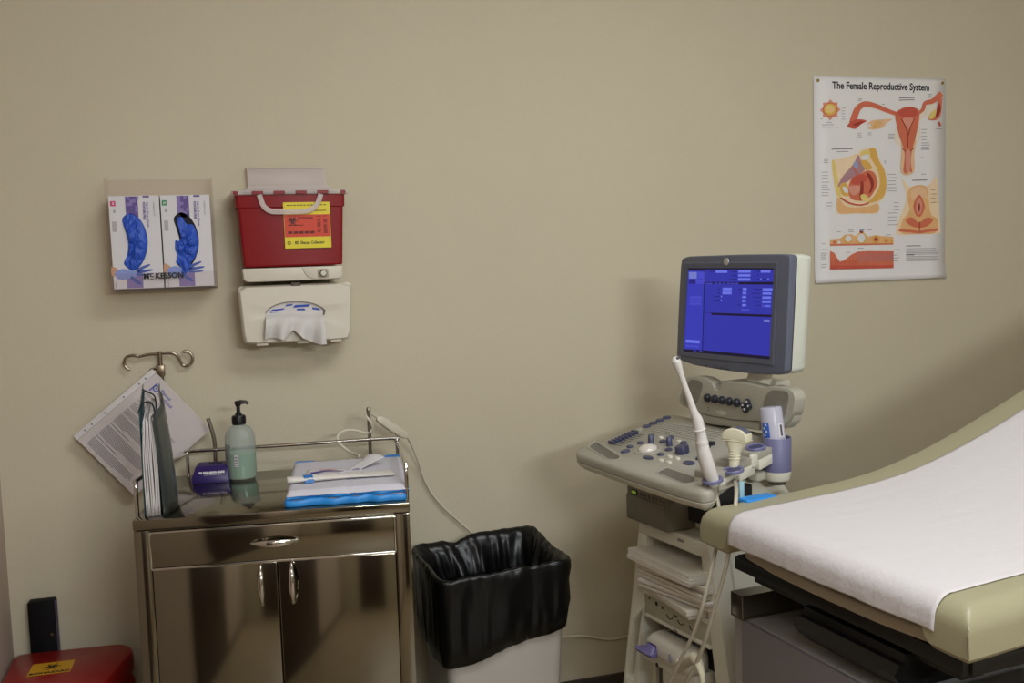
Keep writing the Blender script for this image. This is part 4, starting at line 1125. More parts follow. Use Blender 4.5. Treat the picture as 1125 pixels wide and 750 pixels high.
for x, y in ((267, 278), (326, 288), (386, 298), (446, 308), (508, 318)):
    p = bpt(*crop(x, y), sb_-.008)
    MB().lathe([(.0105, -.004), (.011, .003), (.009, .008), (.0045, .0102), (0, .0106)], 18, T((p.x, sb_-.002, p.z)) @ RX(pi/2), caps=(True, False)).build('knob', mat('dark knob', (38, 40, 50), .35), sm)
for x, y in ((606, 312), (572, 340), (618, 347), (587, 374)):
    p = bpt(*crop(x, y), sb_-.004)
    k = MB().lathe([(.0082, 0), (.0088, .004), (.007, .006), (0, .006)], 14, T((p.x, sb_-.0, p.z)) @ RX(pi/2), caps=(True, False)).build('button', mat('dark knob', (38, 40, 50)), sm)
    MB().lathe([(0, .0), (.003, 0), (.0025, .001), (0, .0012)], 10, T((p.x, sb_-.006, p.z+.001)) @ RX(pi/2)).build('button_mark', mat('pale mark', (206, 204, 206), .4), k)
p = bpt(*crop(395, 398), sb_)
MB().prism(circ(p.x, p.z, .021, 20, .006), sb_-.0012, sb_+.001, 'xz').build('badge', mat('pale badge', (188, 186, 166), .4), sm)
p = bpt(*crop(288, 370), sb_)
dots = MB()
for dz in (.004, -.003): dots.prism(circ(p.x, p.z+dz, .0014, 8), sb_-.001, sb_+.001, 'xz')
dots.build('indicator', um_dark, sm)
# hump over the knobs carrying the monitor arm
nk = [(160, 388), (280, 420), (480, 456), (700, 472), (690, 548), (560, 528), (300, 500), (118, 448)]
MB().prism([az(*crop(*p), sb_) for p in nk], sb_+.004, sb_+.09, 'xz', bev=.004).build('module_neck', um_grey, us)
hump = [(390, 210), (408, 138), (560, 120), (640, 128), (700, 160), (745, 192), (720, 230), (560, 240)]
MB().prism(rpoly([az(*crop(*p), sb_+.05) for p in hump], .008, 3), sb_+.02, sb_+.12, 'xz', bev=.008, seg=3).build('arm_cover', um_grey, us)
p0 = bpt(*crop(712, 120), .36)
MB().lathe([(.033, -.03), (.033, .0), (.029, .012), (.029, .05), (0, .05)], 28, T((p0.x, .36, p0.z))).build('monitor_arm', um_cream, us)
q0 = bpt(*crop(860, 160), .38)
MB().box((q0.x-.02, .39, q0.z-.002), (.06, .05, .022), bev=.008, seg=3).build('arm_hinge', um_cream, us)

# ---- monitor
mb_ = .30
def mcrop(X, Y): return (730+X/5, 270+Y/5)
bez = [(88, 110), (95, 70), (130, 58), (400, 48), (640, 46), (675, 50), (690, 60), (688, 130), (672, 450), (660, 690), (640, 708), (560, 708), (440, 698), (300, 680), (160, 655), (90, 630), (66, 600), (72, 430), (80, 250)]
bz = rpoly([az(*mcrop(*p), mb_) for p in bez], .006, 3)
mon = MB().prism(bz, mb_, mb_+.022, 'xz', bev=.005, seg=3).build('monitor', um_slate, us)
scr_px = [(132, 122), (602, 122), (577, 623), (107, 578)]
s4 = [az(*mcrop(*p), mb_) for p in scr_px]
# bevelled step around the screen
def grow(P, d):
    cx = sum(p[0] for p in P)/4; cy = sum(p[1] for p in P)/4
    return [(x+(d if x > cx else -d), y+(d if y > cy else -d)) for x, y in P]
fr = MB(); g1, g2 = grow(s4, .012), grow(s4, .0)
fr.loft([[(x, mb_-.0005, z) for x, z in grow(s4, .016)], [(x, mb_-.003, z) for x, z in g1], [(x, mb_-.0012, z) for x, z in g2]], (False, False))
fr.build('screen_surround', mat('dark slate', (84, 88, 104), .42), mon, sharp=20)
bk_ = mat('monitor white', (206, 208, 196), .38)
bs = [p for p in bz]
def offp(P, s, dx=0, dz=0):
    cx = sum(p[0] for p in P)/len(P); cz = sum(p[1] for p in P)/len(P)
    return [(cx+(x-cx)*s+dx, cz+(z-cz)*s+dz) for x, z in P]
MB().loft([[(x, mb_+.022, z) for x, z in offp(bz, 1.0)], [(x, mb_+.05, z) for x, z in offp(bz, 1.0)], [(x, mb_+.066, z) for x, z in offp(bz, .985)], [(x, mb_+.078, z) for x, z in offp(bz, .92)], [(x, mb_+.084, z) for x, z in offp(bz, .8)]], (False, True)).build('back_shell', bk_, mon)
seam = MB()
for Y in (161, 437):
    p = bpt(*mcrop(690, Y), mb_); x_ = p.x-.001
    seam.box((p.x-.0, mb_+.045, p.z), (.0035, .045, .0012))
seam.build('shell_seam', mat('seam grey', (140, 140, 132), .6), mon) if False else seam.bm.free()
# the picture on the screen
SCW = Vector((s4[1][0]-s4[0][0], s4[1][1]-s4[0][1]))
def sp(X, Y):
    """crop pixel -> screen plane"""
    return az(*mcrop(X, Y), mb_-.0013)
def emis(name, rgb, s):
    m = bpy.data.materials.new(name); m.use_nodes = True; b = m.node_tree.nodes['Principled BSDF']
    b.inputs['Base Color'].default_value = (.01, .01, .02, 1); b.inputs['Roughness'].default_value = .3; b.inputs['Specular IOR Level'].default_value = .15
    b.inputs['Emission Color'].default_value = (*lin(rgb), 1); b.inputs['Emission Strength'].default_value = s
    return m
ES = .82
scm = [emis('screen blue', (52, 54, 176), ES), emis('screen pale blue', (112, 124, 244), ES), emis('screen mid blue', (72, 76, 206), ES), emis('screen dark bar', (22, 12, 44), ES), emis('screen grey blue', (120, 132, 212), ES), emis('screen deep text', (36, 34, 130), ES), emis('screen left', (56, 60, 190), ES)]
sn = MB()
def q(X0, Y0, X1, Y1, mi, z, raw=False):
    # sheared rectangle following the screen's perspective: only its corners are looked up
    P = [sp(X0, Y0), sp(X1, Y0), sp(X1, Y1), sp(X0, Y1)]
    sn.prism(P, mb_-.0013-z, mb_-.0011-z, 'xz', mi=mi)
P = [sp(*p) for p in scr_px]; sn.prism(P, mb_-.0013, mb_-.0008, 'xz', mi=0)
def qz(pts, mi, z=.0002): sn.prism([sp(*p) for p in pts], mb_-.0013-z, mb_-.0011-z, 'xz', mi=mi)
qz([(132, 122), (602, 122), (601, 130), (131, 130)], 3)
qz([(131, 128), (220, 130), (206, 572), (107, 570)], 6, .0001)
qz([(220, 130), (224, 130), (210, 576), (206, 575)], 3)
qz([(220, 199), (598, 198), (597, 213), (220, 209)], 3)
qz([(258, 367), (590, 378), (589, 391), (258, 379)], 3); qz([(216, 364), (258, 366), (258, 370), (216, 368)], 5)
qz([(107, 566), (210, 572), (580, 607), (577, 623), (107, 579)], 3)
qz([(131, 128), (220, 130), (220, 137), (131, 136)], 3)
def c2(X, Y): return (20*0+(750+X/10.227-730)*5, (285+Y/10.227-270)*5)
for a, b_, c, d, mi in ((372, 122, 502, 150, 1), (624, 118, 764, 148, 1), (624, 164, 762, 192, 1), (622, 208, 760, 238, 1), (878, 120, 986, 148, 1), (450, 316, 552, 346, 1), (448, 360, 550, 390, 1), (676, 318, 720, 346, 1), (674, 364, 716, 390, 1), (670, 408, 714, 434, 1), (667, 452, 710, 480, 1), (668, 500, 714, 526, 1), (900, 322, 1010, 350, 1), (898, 368, 998, 394, 1), (896, 414, 994, 442, 1), (892, 460, 992, 488, 1), (890, 506, 990, 536, 2), (930, 512, 988, 532, 1), (660, 554, 752, 580, 2),
                         (72, 140, 158, 214, 4), (160, 140, 246, 212, 2), (150, 220, 244, 272, 2), (72, 222, 146, 272, 5), (80, 410, 210, 440, 2), (76, 448, 208, 474, 2), (74, 482, 206, 510, 2),
                         (300, 128, 362, 140, 5), (552, 130, 612, 142, 5), (548, 174, 612, 186, 5), (526, 216, 612, 228, 5), (838, 126, 866, 138, 5), (836, 172, 862, 182, 5), (834, 214, 862, 226, 5), (872, 210, 886, 228, 1), (954, 210, 968, 228, 1), (895, 214, 940, 226, 5),
                         (398, 324, 426, 336, 5), (396, 368, 424, 380, 5), (352, 408, 420, 420, 5), (356, 450, 420, 462, 5), (430, 406, 444, 424, 1), (428, 450, 442, 466, 1), (626, 326, 664, 338, 5), (632, 372, 660, 382, 5), (614, 460, 656, 470, 5), (616, 506, 654, 518, 5), (806, 328, 886, 340, 5), (776, 376, 884, 386, 5), (798, 420, 882, 430, 5), (800, 464, 880, 476, 5), (820, 510, 880, 520, 5)):
    qz([c2(a, b_), c2(c, b_), c2(c, d), c2(a, d)], mi, .0003)
for i, x in enumerate((262, 300, 356, 402, 450, 500, 544, 594)): qz([c2(x, 262), c2(x+34, 262), c2(x+34, 274), c2(x, 274)], 2, .0004)
qz([(546, 404), (578, 406), (577, 420), (545, 418)], 4, .0003)
qz([(118, 514), (194, 520), (193, 536), (117, 530)], 1, .0003); qz([(118, 542), (190, 548), (189, 560), (117, 554)], 2, .0003)
for x in (160, 192): qz([(x, 572+(x-160)*.1), (x+14, 574), (x+14, 582), (x, 580)], 6, .0004)
sn.build('screen', scm, mon)
p = bpt(*mcrop(345, 86), mb_)
MB().lathe([(0, 0), (.0095, 0), (.0088, .002), (0, .0024)], 24, T((p.x, mb_-.0022, p.z)) @ RX(pi/2)).build('emblem', mat('silver emblem', (190, 188, 184), .3, .6), mon)
for X, Y in ((228, 655), (278, 664), (312, 668), (345, 673)):
    p = bpt(*mcrop(X, Y), mb_)
    MB().box((p.x, mb_-.0006, p.z), (.016, .003, .006), bev=.0014).build('button', mat('slate button', (72, 74, 88), .4), mon)

# ---- body: cream tower with shelf, connector bay and deck
bd = MB()
FB = .08
def lx(z): return .04+(z-.22)*(.134-.04)/(.675-.22)
def rx(z): return .515-(z-.22)*(.10)/(.675-.22)
z0, z1 = .07, .69
bd_l = [(lx(z0), z0), (lx(z1), z1), (lx(z1)+.034, z1), (.151, .455), (.151, .41), (lx(.41)+.012, .41), (lx(.25)+.012, .25), (.148, .25), (.145, z0)]
bd.prism([(lx(z0), z0), (lx(.25), .25), (lx(.41), .41), (lx(z1), z1), (lx(z1)+.03, z1), (lx(.46)+.055, .46), (lx(.405)+.012, .41), (lx(.255)+.012, .25), (lx(.25)+.065, .25), (lx(z0)+.075, z0)], FB, FB+.06, 'xz', bev=.003)
bd.prism([(lx(.41)+.050, .41), (lx(.46)+.052, .46), (lx(.25)+.068, .25), (lx(.25)+.045, .25)], FB, FB+.06, 'xz')
bd.box((.105, FB+.05, .33), (.05, .01, .18))
bd.prism([(rx(z0), z0), (rx(z1), z1), (rx(z1)-.035, z1), (rx(.5)-.045, .5), (rx(z0)-.07, z0)], FB, FB+.06, 'xz', bev=.003)
for s, f in ((lx, 1), (rx, -1)):
    bd.prism([(s(z0), z0), (s(z1), z1), (s(z1)+f*.012, z1), (s(z0)+f*.012, z0)], FB+.05, .50, 'xz')
bd.prism([(lx(z0)+.01, z0), (lx(z1)+.01, z1), (rx(z1)-.01, z1), (rx(z0)-.01, z0)], .48, .50, 'xz')
bd.prism([(lx(.66), .652), (lx(z1), z1), (rx(z1), z1), (rx(.66), .652)], FB-.002, FB+.03, 'xz', bev=.006, seg=3)
# deck rising to the column
bd.loft([[(a, b, z) for a in (lx(z1)+.002, rx(z1)-.002) for z in (()) ] or [(lx(z1)+.002, b, z1-.03), (rx(z1)-.002, b, z1-.03), (rx(z1)-.006, b, zz), (lx(z1)+.006, b, zz)] for b, zz in ((FB+.02, z1-.004), (FB+.12, z1+.012), (.3, z1+.02), (.49, z1+.0))])
bd.box((.27, .28, .506), (.30, .40, .012)); bd.box((.27, FB+.2, z0+.02), (.4, .38, .04))
bd = bd.build('body', um_cream, us, sharp=35)
# panel under the shelf with sockets
fp = MB().box((.285, FB+.012, .476), (.27, .02, .05), bev=.002).build('socket_panel', mat('socket panel', (182, 178, 158), .5), bd)
sk = MB()
for x in (.255, .30, .345):
    P = [(x+.013*cos(radians(t)), .478+.013*sin(radians(t))) for t in range(200, 341, 14)]
    sk.prism(band(P, .0016), FB+.0005, FB+.004, 'xz')
sk.box((.20, FB+.0018, .487), (.009, .002, .009)); sk.box((.17, FB+.0018, .492), (.004, .002, .004)); sk.box((.225, FB+.0018, .484), (.005, .002, .007)); sk.box((.278, FB+.0018, .48), (.014, .002, .003))
sk.build('socket_marks', um_dark, fp)
MB().prism([(.165, .50), (.40, .50), (.40, .65), (.165, .65)], .2, .21, 'xz').build('shelf_back', um_cream, bd)
# connector bay
MB().box((.285, FB+.06, .405), (.25, .008, .11)).build('bay_back', mat('bay grey', (118, 114, 102), .6), bd)
MB().box((.285, FB+.006, .447), (.26, .02, .008), bev=.002).build('bay_lip', um_cream, bd)
MB().box((.335, FB+.045, .4035), (.115, .012, .075), bev=.003).build('bay_socket', um_dark, bd)
p = bpt(743.5, 682, FB)
mk = MB()
mk.box((p.x, FB-.0045, .4475), (.003, .001, .006)); mk.box((p.x+.006, FB-.0045, .4465), (.003, .001, .003))
mk.build('bay_mark', um_dark, bd)
lg = MB(); lg.box((.265, FB+.02, .353), (.215, .07, .030), bev=.004); lg.box((.30, FB+.025, .315), (.16, .05, .05), bev=.004)
lg = lg.build('ledge', um_cream, bd)
p = bpt(722, 730, FB-.015)
MB().lathe([(0, 0), (.0055, 0), (.0055, .001), (0, .0014)], 14, T((p.x, FB-.0155, p.z)) @ RX(pi/2)).build('ledge_socket', um_dark, lg)
MB().box((.3, FB+.04, .18), (.24, .02, .2)).build('lower_recess', mat('recess grey plastic', (92, 90, 80), .7), bd)  # plate darker than the cream body around it
p = bpt(719, 604, FB)
MB().box((bpt(747.5, 593.5, FB-.003).x, FB-.0028, bpt(747.5, 593.5, FB-.003).z), (.022, .001, .006)).build('nameplate', grey_m, bd)
for x in (.10, .44):
    for y in (.14, .44):
        MB().lathe([(0, -.016), (.026, -.016), (.034, -.01), (.034, .01), (.026, .016), (0, .016)], 20, T((x, y, .034)) @ RY(pi/2)).build('caster', rub_m, us)
# column under the panel
MB().loft([[(a, b, z) for a, b in rrect(x0, y0, x1, y1, .012, 3)] for x0, x1, y0, y1, z in ((.16, .40, .14, .44, .69), (.175, .385, .13, .36, .76), (.20, .36, .12, .30, .845))]).build('column', um_cream, us)
rc0, rc1, rc2, rc3 = (bpt(*p, .13) for p in ((755.5, 548), (768.5, 548), (768.5, 566), (756.5, 568.5)))
MB().prism(rpoly([(rc0.x, .80), (rc1.x+.02, .80), (rc2.x+.02, rc3.z), (rc3.x, rc3.z)], .006), .118, .136, 'xz').build('column_recess', um_dark, us)
MB().box((.365, .17, .76), (.05, .12, .09), bev=.004).build('cable_box', um_dark, us)
# ---- printer hung under the panel's left end
pr0 = .055
pp = [az(*p, pr0) for p in ((687.5, 535), (727, 553), (733, 581), (686.5, 565))]
PZ0, PZ1 = .690, .776; PX0, PX1 = pp[0][0]+.004, pp[2][0]
prn = MB().box(((PX0+PX1)/2, pr0+.12, (PZ0+PZ1)/2), (PX1-PX0, .24, PZ1-PZ0), bev=.004).build('printer', mat('printer grey', (122, 116, 102), .5), us)
MB().box(((PX0+PX1)/2, pr0-.001, PZ0+.034), (PX1-PX0-.004, .006, .062), bev=.002).build('printer_door', mat('printer door', (116, 110, 98), .5), prn)
MB().box((PX0+.035, pr0-.0006, PZ1-.0125), (.026, .003, .012), bev=.001).build('display_window', um_dark, prn)
MB().box((PX0+.035, pr0-.0022, PZ1-.0125), (.018, .001, .007)).build('display', emis('green display', (120, 150, 40), .55), prn)
bt_ = MB()
for i in range(7): bt_.box((PX0+.064+i*.016, pr0-.0006, PZ1-.0125), (.0075, .003, .008), bev=.001)
bt_.build('printer_buttons', mat('printer button', (98, 92, 82), .5), prn)
MB().box(((PX0+PX1)/2-.01, pr0-.0015, PZ1-.0235), (PX1-PX0-.05, .003, .003)).build('paper_slot', um_dark, prn)

# ---- paper stacks on the shelf
pe_m = mat('paper edges', (218, 211, 198), .75); pt_m = mat('paper top', (220, 214, 205), .75); py_m = mat('yellowed folder', (206, 186, 136), .7)
def stack(label, x, y, z, w, d, h, rot, n, seed, sag=0.):
    t = thing('paper_stack', label, 'papers', tuple(MU @ Vector((x, y, z))), UA+rot, 'papers on the machine shelf')
    rng = random.Random(seed); zz = 0
    for i in range(n):
        th = h/n*.86; ox, oy = rng.uniform(-.004, .004), rng.uniform(-.006, .006)
        b = MB()
        def top(u, v, k): 
            return (ox+w*(u-.5), oy+d*(v-.5), zz+k*th+.0022*noise.noise(Vector((u*2+seed, v*2, i)))*0+sag*(u-.5)**2)
        b.grid(lambda u, v: top(u, v, 1), 8, 6); b.grid(lambda u, v: top(u, v, 0), 8, 6)
        for e in range(2):
            b.grid(lambda u, v: top(e, u, v), 6, 1); b.grid(lambda u, v: top(u, e, v), 8, 1)
        bmesh.ops.remove_doubles(b.bm, verts=b.bm.verts, dist=1e-5)
        b.build('sheaf', [pt_m, pe_m, py_m][(i+seed) % 3 if i == n-2 else i % 2], t)
        zz += h/n
stack('lowest paper bundle on the ultrasound machine shelf', .295, .180, .5135, .235, .26, .022, radians(-9), 2, 1)
stack('paper bundle second from the bottom on the machine shelf, slanting', .292, .188, .537, .24, .27, .022, radians(7), 3, 3)
stack('paper bundle in the middle of the machine shelf pile', .292, .188, .560, .245, .27, .018, radians(1), 2, 4)
stack('paper bundle second from the top of the machine shelf pile', .296, .184, .579, .24, .27, .018, radians(4), 2, 6)
stack('topmost paper bundle on the ultrasound machine shelf', .286, .176, .599, .262, .29, .025, radians(-2), 4, 7)

# ================================================================== probes, gel, connector
pw_m = mat('probe white', (216, 212, 208), .32)
pi_m = mat('probe ivory', (222, 216, 190), .35)
gcab = mat('probe cable', (178, 170, 152), .45)
HA = pn(783, 531); HP = MU @ PMX @ Vector((HA[0], HA[1], .006))
def us_e(px, py, a): return on_plane(px, py, MU @ Vector((a, 0, 0)), UE)
base = us_e(783.5, 531, .505); tip = us_e(741.5, 395, .505)
# probe stands in the first holder and leans to the user's side
wd = thing('wand_probe', 'long thin white wand probe standing in the front holder of the machine', 'probe', M=T(base))
def L_(p): return Vector(p)-base
path = [us_e(x, y, .505) for x, y in ((785, 533), (783, 527), (778, 514), (774, 500), (771.5, 488), (770, 478), (768, 470), (766, 461), (762, 452), (757.5, 438), (752, 423), (747.5, 410), (744.5, 401), (742.3, 395.5), (740.8, 393))]
rad = [.0115, .0140, .0158, .0154, .0132, .0118, .0122, .0116, .0088, .0070, .0066, .0070, .0094, .0096, .005]
P = [L_(p) for p in path]
MB().tube(P, rad, 18).build('body', pw_m, wd, sharp=60) if False else None
PS = spline(P, 4); RS = [v.x for v in spline([Vector((r_, 0, 0)) for r_ in rad], 4)]
MB().tube(PS, RS, 20).build('body', pw_m, wd, sharp=70)
ax = (P[13]-P[12]).normalized()
MB().tube([P[13]-ax*.002, P[13]+ax*.004, P[14]+ax*.001], [.0092, .0088, .004], 14).build('lens', um_dark, wd) if False else None
LM_ = T(P[13]+RT*.0045-FW*.0062+UP*.0052)
MB().box((0, 0, 0), (.010, .006, .005), LM_ @ RY(-.5), bev=.0018).build('lens', mat('grey lens', (70, 72, 84), .4), wd)
rg_ = frame(P[6], Vector((1, 0, 0)), Vector((0, 1, 0)))
axh = (P[7]-P[5]).normalized(); q_ = axh.to_track_quat('Z', 'Y').to_matrix().to_4x4()
MB().lathe([(.0120, -.002), (.0140, -.001), (.0140, .001), (.0120, .002)], 20, T(P[6]-axh*.003) @ q_, caps=(False, False)).build('collar', pw_m, wd)
MB().lathe([(.0115, -.004), (.0138, -.002), (.0136, .004), (.0115, .005)], 20, T(P[4]+axh*.004) @ q_, caps=(False, False)).build('collar', pw_m, wd)
cp1 = [MU.inverted() @ path[0]]
def cable(pts, r, parent_inv, name, par):
    return MB().tube([parent_inv @ p for p in pts], r, 8, smooth=5).build(name, gcab, par)
def hang(L): return [us_loc(x, y, b) for x, y, b in L]
def us_loc(px, py, b): return MU @ bpt(px, py, b)
cA = [path[0], us_e(787.5, 545, .507), us_loc(790, 562, .02), us_loc(788, 590, -.01), us_loc(785, 610, -.035), us_loc(778, 640, -.06), us_loc(771, 668, -.075), us_loc(762, 695, -.075), us_loc(750, 720, -.075), us_loc(738, 745, -.07), us_loc(730, 762, -.06), us_loc(722, 790, -.03)]
cable(cA, .0042, T(-base), 'cable', wd)
# curved-array probe
cb0 = us_e(806.5, 513, .475)
cx_ = thing('curved_probe', 'short cream probe with wide curved head in the middle holder', 'probe', M=T(cb0))
cpx = [us_e(x, y, .475) for x, y in ((806, 519), (806.5, 510), (807, 503), (807.5, 498), (808, 493), (808.5, 488), (809, 482), (809.5, 477), (809.7, 473), (809.8, 471))]
wid = [(.009, .009), (.0115, .011), (.0125, .0115), (.013, .012), (.017, .0125), (.0235, .0135), (.0275, .0145), (.0265, .0145), (.020, .0135), (.012, .011)]
rg = []
for p, (wx, wy) in zip(cpx, wid):
    c = p-cb0
    rg.append([(c+(UE*.92+UD*.4)*(x/1.18)+(UE*.4-UD*.92)*y) for x, y in [(wx*1.18*cos(2*pi*k/24), wy*sin(2*pi*k/24)) for k in range(24)]])
wdir = (UE*.92+UD*.4)
S2 = []
for i in range(len(rg)-1):
    for j in range(3):
        S2.append([rg[i][k].lerp(rg[i+1][k], j/3) for k in range(24)])
S2.append(rg[-1])
MB().loft(S2).build('body', pi_m, cx_, sharp=60)
zz_ = [c for c in cpx]
grv = MB()
for i in range(4):
    c = cpx[2].lerp(cpx[4], i/3.4)-cb0
    grv.lathe([(.0125, -.0012), (.0138, 0), (.0125, .0012)], 20, T(c), caps=(False, False))
grv.build('strain_ribs', pi_m, cx_)
hd = []
c5, c8 = cpx[6]-cb0, cpx[8]-cb0
cs = MB()
wv = wdir.normalized()
topc = cpx[7]-cb0
Mh = frame(topc, wv, Vector((0, 0, 1)))
prof = [(.030*cos(radians(t)), .0+.0175*sin(radians(t))) for t in range(0, 181, 12)]
MB().prism([(x, y-.002) for x, y in prof]+[(-.0295, -.012), (.0295, -.012)], -.0155, .0155, 'xy', Mh, bev=.003, seg=3).build('head', pi_m, cx_)
MB().prism([(.0303*cos(radians(t))*k, -.002+.0178*sin(radians(t))*k) for t, k in [(t, 1.) for t in range(20, 106, 8)]+[(t, .96) for t in range(105, 19, -8)]], -.012, .012, 'xy', Mh).build('lens', mat('probe lens', (94, 98, 112), .4), cx_)
seamr = MB().prism(rrect(-.0305, -.0142, .0305, -.0118, .001, 2), -.0162, .0162, 'xy', Mh, bev=.0008, seg=1).build('seam', mat('ivory seam', (200, 192, 164), .4), cx_)
cB = [cpx[0], us_e(807, 527, .478), us_loc(809, 536, .03), us_loc(808, 556, .0), us_loc(803, 590, -.03), us_loc(799, 616, -.045), us_loc(793, 640, -.05), us_loc(785, 668, -.055), us_loc(776, 700, -.06), us_loc(765, 728, -.06), us_loc(754, 750, -.055), us_loc(745, 775, -.04)]
cable(cB, .0045, T(-cb0), 'cable', cx_)
# gel bottle upside down in its cup
gl = thing('gel_bottle', 'clear plastic gel bottle standing upside down in the lavender cup', 'bottle', M=MU @ T((ga, gb, gz-.0195)) @ RX(radians(2)) @ RY(radians(-7)))
gel_m = clear_mat('gel bottle plastic', (214, 212, 226), .16, .70, .2)
MB().lathe([(0, 0), (.012, 0), (.0255, .004), (.0264, .02), (.0264, .122), (.0248, .1265), (.022, .128), (0, .1275)], 28).build('bottle', gel_m, gl)
MB().lathe([(0, .002), (.011, .002), (.0243, .006), (.0252, .02), (.0252, .104), (0, .104)], 28).build('gel', mat('pale gel', (190, 188, 208), .2), gl)
gw_ = MU @ Vector((ga, gb, gz)); UROT = math.degrees(atan2(CAM.y-gw_.y, CAM.x-gw_.x)-UA)+90
g_l = MB(); wrap(g_l, -150+UROT, -108+UROT, .058, .094, .0268, 6)
g_l.build('blue_label', mat('gel label blue', (52, 98, 190), .5), gl)
g_l = MB()
for i in range(4): wrap(g_l, -143+UROT+(i % 2)*12, -131+UROT+(i % 2)*12, .062+i*.008, .0675+i*.008, .0271, 3)
g_l.build('label_marks', mat('gel label pale', (188, 200, 226), .5), gl)
g_l = MB(); wrap(g_l, -62+UROT, -28+UROT, .056, .090, .0268, 6); g_l.build('white_label', white_m, gl)
g_l = MB(); wrap(g_l, -52+UROT, -40+UROT, .060, .086, .0271, 3); g_l.build('label_text', mat('dark label text', (72, 66, 84), .6), gl)
# connector plugged into the bay
cn0 = Vector((.255, FB-.045, .352))
cn = thing('probe_connector', 'cream cable connector with lavender latch plugged into the machine front', 'connector', M=MU @ T((.290, FB+.03, .372)))
def rrx(x0, x1, y0, y1, r, z): return [(x, y, z) for x, y in rrect(x0, y0, x1, y1, r, 4)]
MB().loft([rrx(-.09, .085, -.062, .0, .022, 0), rrx(-.095, .09, -.068, .003, .026, .01), rrx(-.095, .09, -.068, .003, .026, .034), rrx(-.088, .084, -.06, .003, .024, .045), rrx(-.08, .076, -.05, .002, .02, .050)]).build('housing', mat('connector cream', (204, 198, 184), .4), cn)
MB().prism(rrect(-.062, -.018, .066, -.002, .004), .0495, .0512, 'xy').build('label', mat('connector label', (168, 166, 168), .5), cn)
mm = MB(); rng = random.Random(3)
for i in range(7): mm.box((-.05+i*.015, -.010+rng.uniform(-.002, .002), .0515), (.010, .0035, .0006))
mm.build('label_print', mat('label dark', (58, 56, 62), .6), cn)
MB().loft([[(x, y, z) for x, y in rrect(x0, y0, x1, y1, .009, 3)] for x0, x1, y0, y1, z in ((-.098, -.032, -.088, -.066, .006), (-.10, -.03, -.094, -.066, .016), (-.075, -.032, -.088, -.066, .02), (-.065, -.034, -.08, -.066, .034))]).build('latch', mat('lavender latch', (118, 110, 164), .4), cn)
MB().prism(circ(.02, .022, .006, 16, .011), .0685, .0705, 'xz', Matrix.Diagonal((1, -1, 1, 1))).build('inlay', mat('grey inlay', (150, 154, 166), .4), cn)
for x, y in ((-.07, -.035), (.03, -.045)): MB().lathe([(0, 0), (.0025, 0), (.0025, .0008), (0, .001)], 10, T((x, y, .0468))).build('screw', um_dark, cn)
MI = (MU @ T((.290, FB+.03, .372))).inverted()
cC = [us_loc(757, 719, -.045), us_loc(763, 722, -.05), us_loc(768, 729, -.055), us_loc(771, 740, -.055), us_loc(772, 752, -.05), us_loc(771, 775, -.04)]
MB().tube([MI @ p for p in cC], [.012, .0105, .0085, .0065, .005, .005, .005], 10).build('strain_relief', pi_m, cn) if False else None
MB().tube([Vector((.05, -.06, .02)), Vector((.06, -.075, .016))]+[MI @ p for p in cC[1:]], [.014]*1+[.013, .0115, .009, .0065, .0055, .005], 10).build('cable', pi_m, cn)
# ================================================================== exam table
TA = radians(5.0)
TO = Vector((.962, -.925, 0))
tb_ = thing('exam_table', 'khaki padded exam table with raised backrest and grey base', 'exam table', tuple(TO), TA)
MT = T(TO) @ RZ(TA); MTI = MT.inverted()
vin = mat('khaki vinyl', (166, 160, 130), .38, bump=(260, .05), spec=.45)
tan_m = mat('tan board', (164, 152, 132), .45)
tgrey = mat('grey table metal', (128, 122, 120), .45)
tpanel = mat('grey drawer front', (124, 119, 122), .45)
tside = mat('pale grey metal', (158, 154, 150), .45)
tblack = mat('black steel', (15, 15, 16), .42)
WT = .70; ZT = .832; TL = 1.75; R = .036
HP_ = [(0, 0), (.12, .006), (.25, .012), (.39, .022), (.49, .040), (.62, .076), (.77, .131), (.90, .182), (1.2, .30), (TL, .515)]
def hgt(t):
    for (a, ha), (b, hb) in zip(HP_[:-1], HP_[1:]):
        if t <= b:
            return ha+(hb-ha)*(t-a)/(b-a)
    return HP_[-1][1]
def hs(t): return sum(hgt(max(0, t+d)) for d in (-.06, -.03, 0, .03, .06))/5-hgt(.03)*.3*max(0, 1-t/.06)
def fcurve(d, r=R):
    d = max(0, min(r, d)); return -r+sqrt(max(0, r*r-(r-d)**2))
def ztop(s, t):
    e = min(s, WT-s)
    crown = .004*min(1, e/.12)
    return ZT+hs(t)+min(fcurve(e), fcurve(t))+crown-.004
THK = .088
def zbot(s, t):
    k = 1
    e = min(s-.0, WT-s)
    mid = .046
    if e < .075: d = THK
    elif e < .105: d = THK+(mid-THK)*(.5-.5*cos(pi*(e-.075)/.03))
    else: d = mid
    if t > .5: d = THK
    rnd = .012*max(0, 1-min(e, t)/.012)
    return ZT+hs(t)-d+rnd
ts_ = [0, .0015, .004, .008, .013, .019, .026, .034, .042, .06]+[.06+.04*i for i in range(1, 43)]
ss = [0, .001, .004, .008, .013, .019, .026, .034, .044, .06, .075, .083, .09, .098, .105]; ss = ss+[.105+(WT-.21)*i/14 for i in range(1, 14)]+[WT-x for x in ss[::-1]]
up = MB(); t_ = bmesh.new()
V1 = [[t_.verts.new((t, -s, ztop(s, t))) for s in ss] for t in ts_]
V0 = [[t_.verts.new((t, -s, zbot(s, t))) for s in ss] for t in ts_]
nt_, ns_ = len(ts_), len(ss)
for i in range(nt_-1):
    for j in range(ns_-1):
        t_.faces.new((V1[i][j], V1[i+1][j], V1[i+1][j+1], V1[i][j+1])); t_.faces.new((V0[i][j], V0[i][j+1], V0[i+1][j+1], V0[i+1][j]))
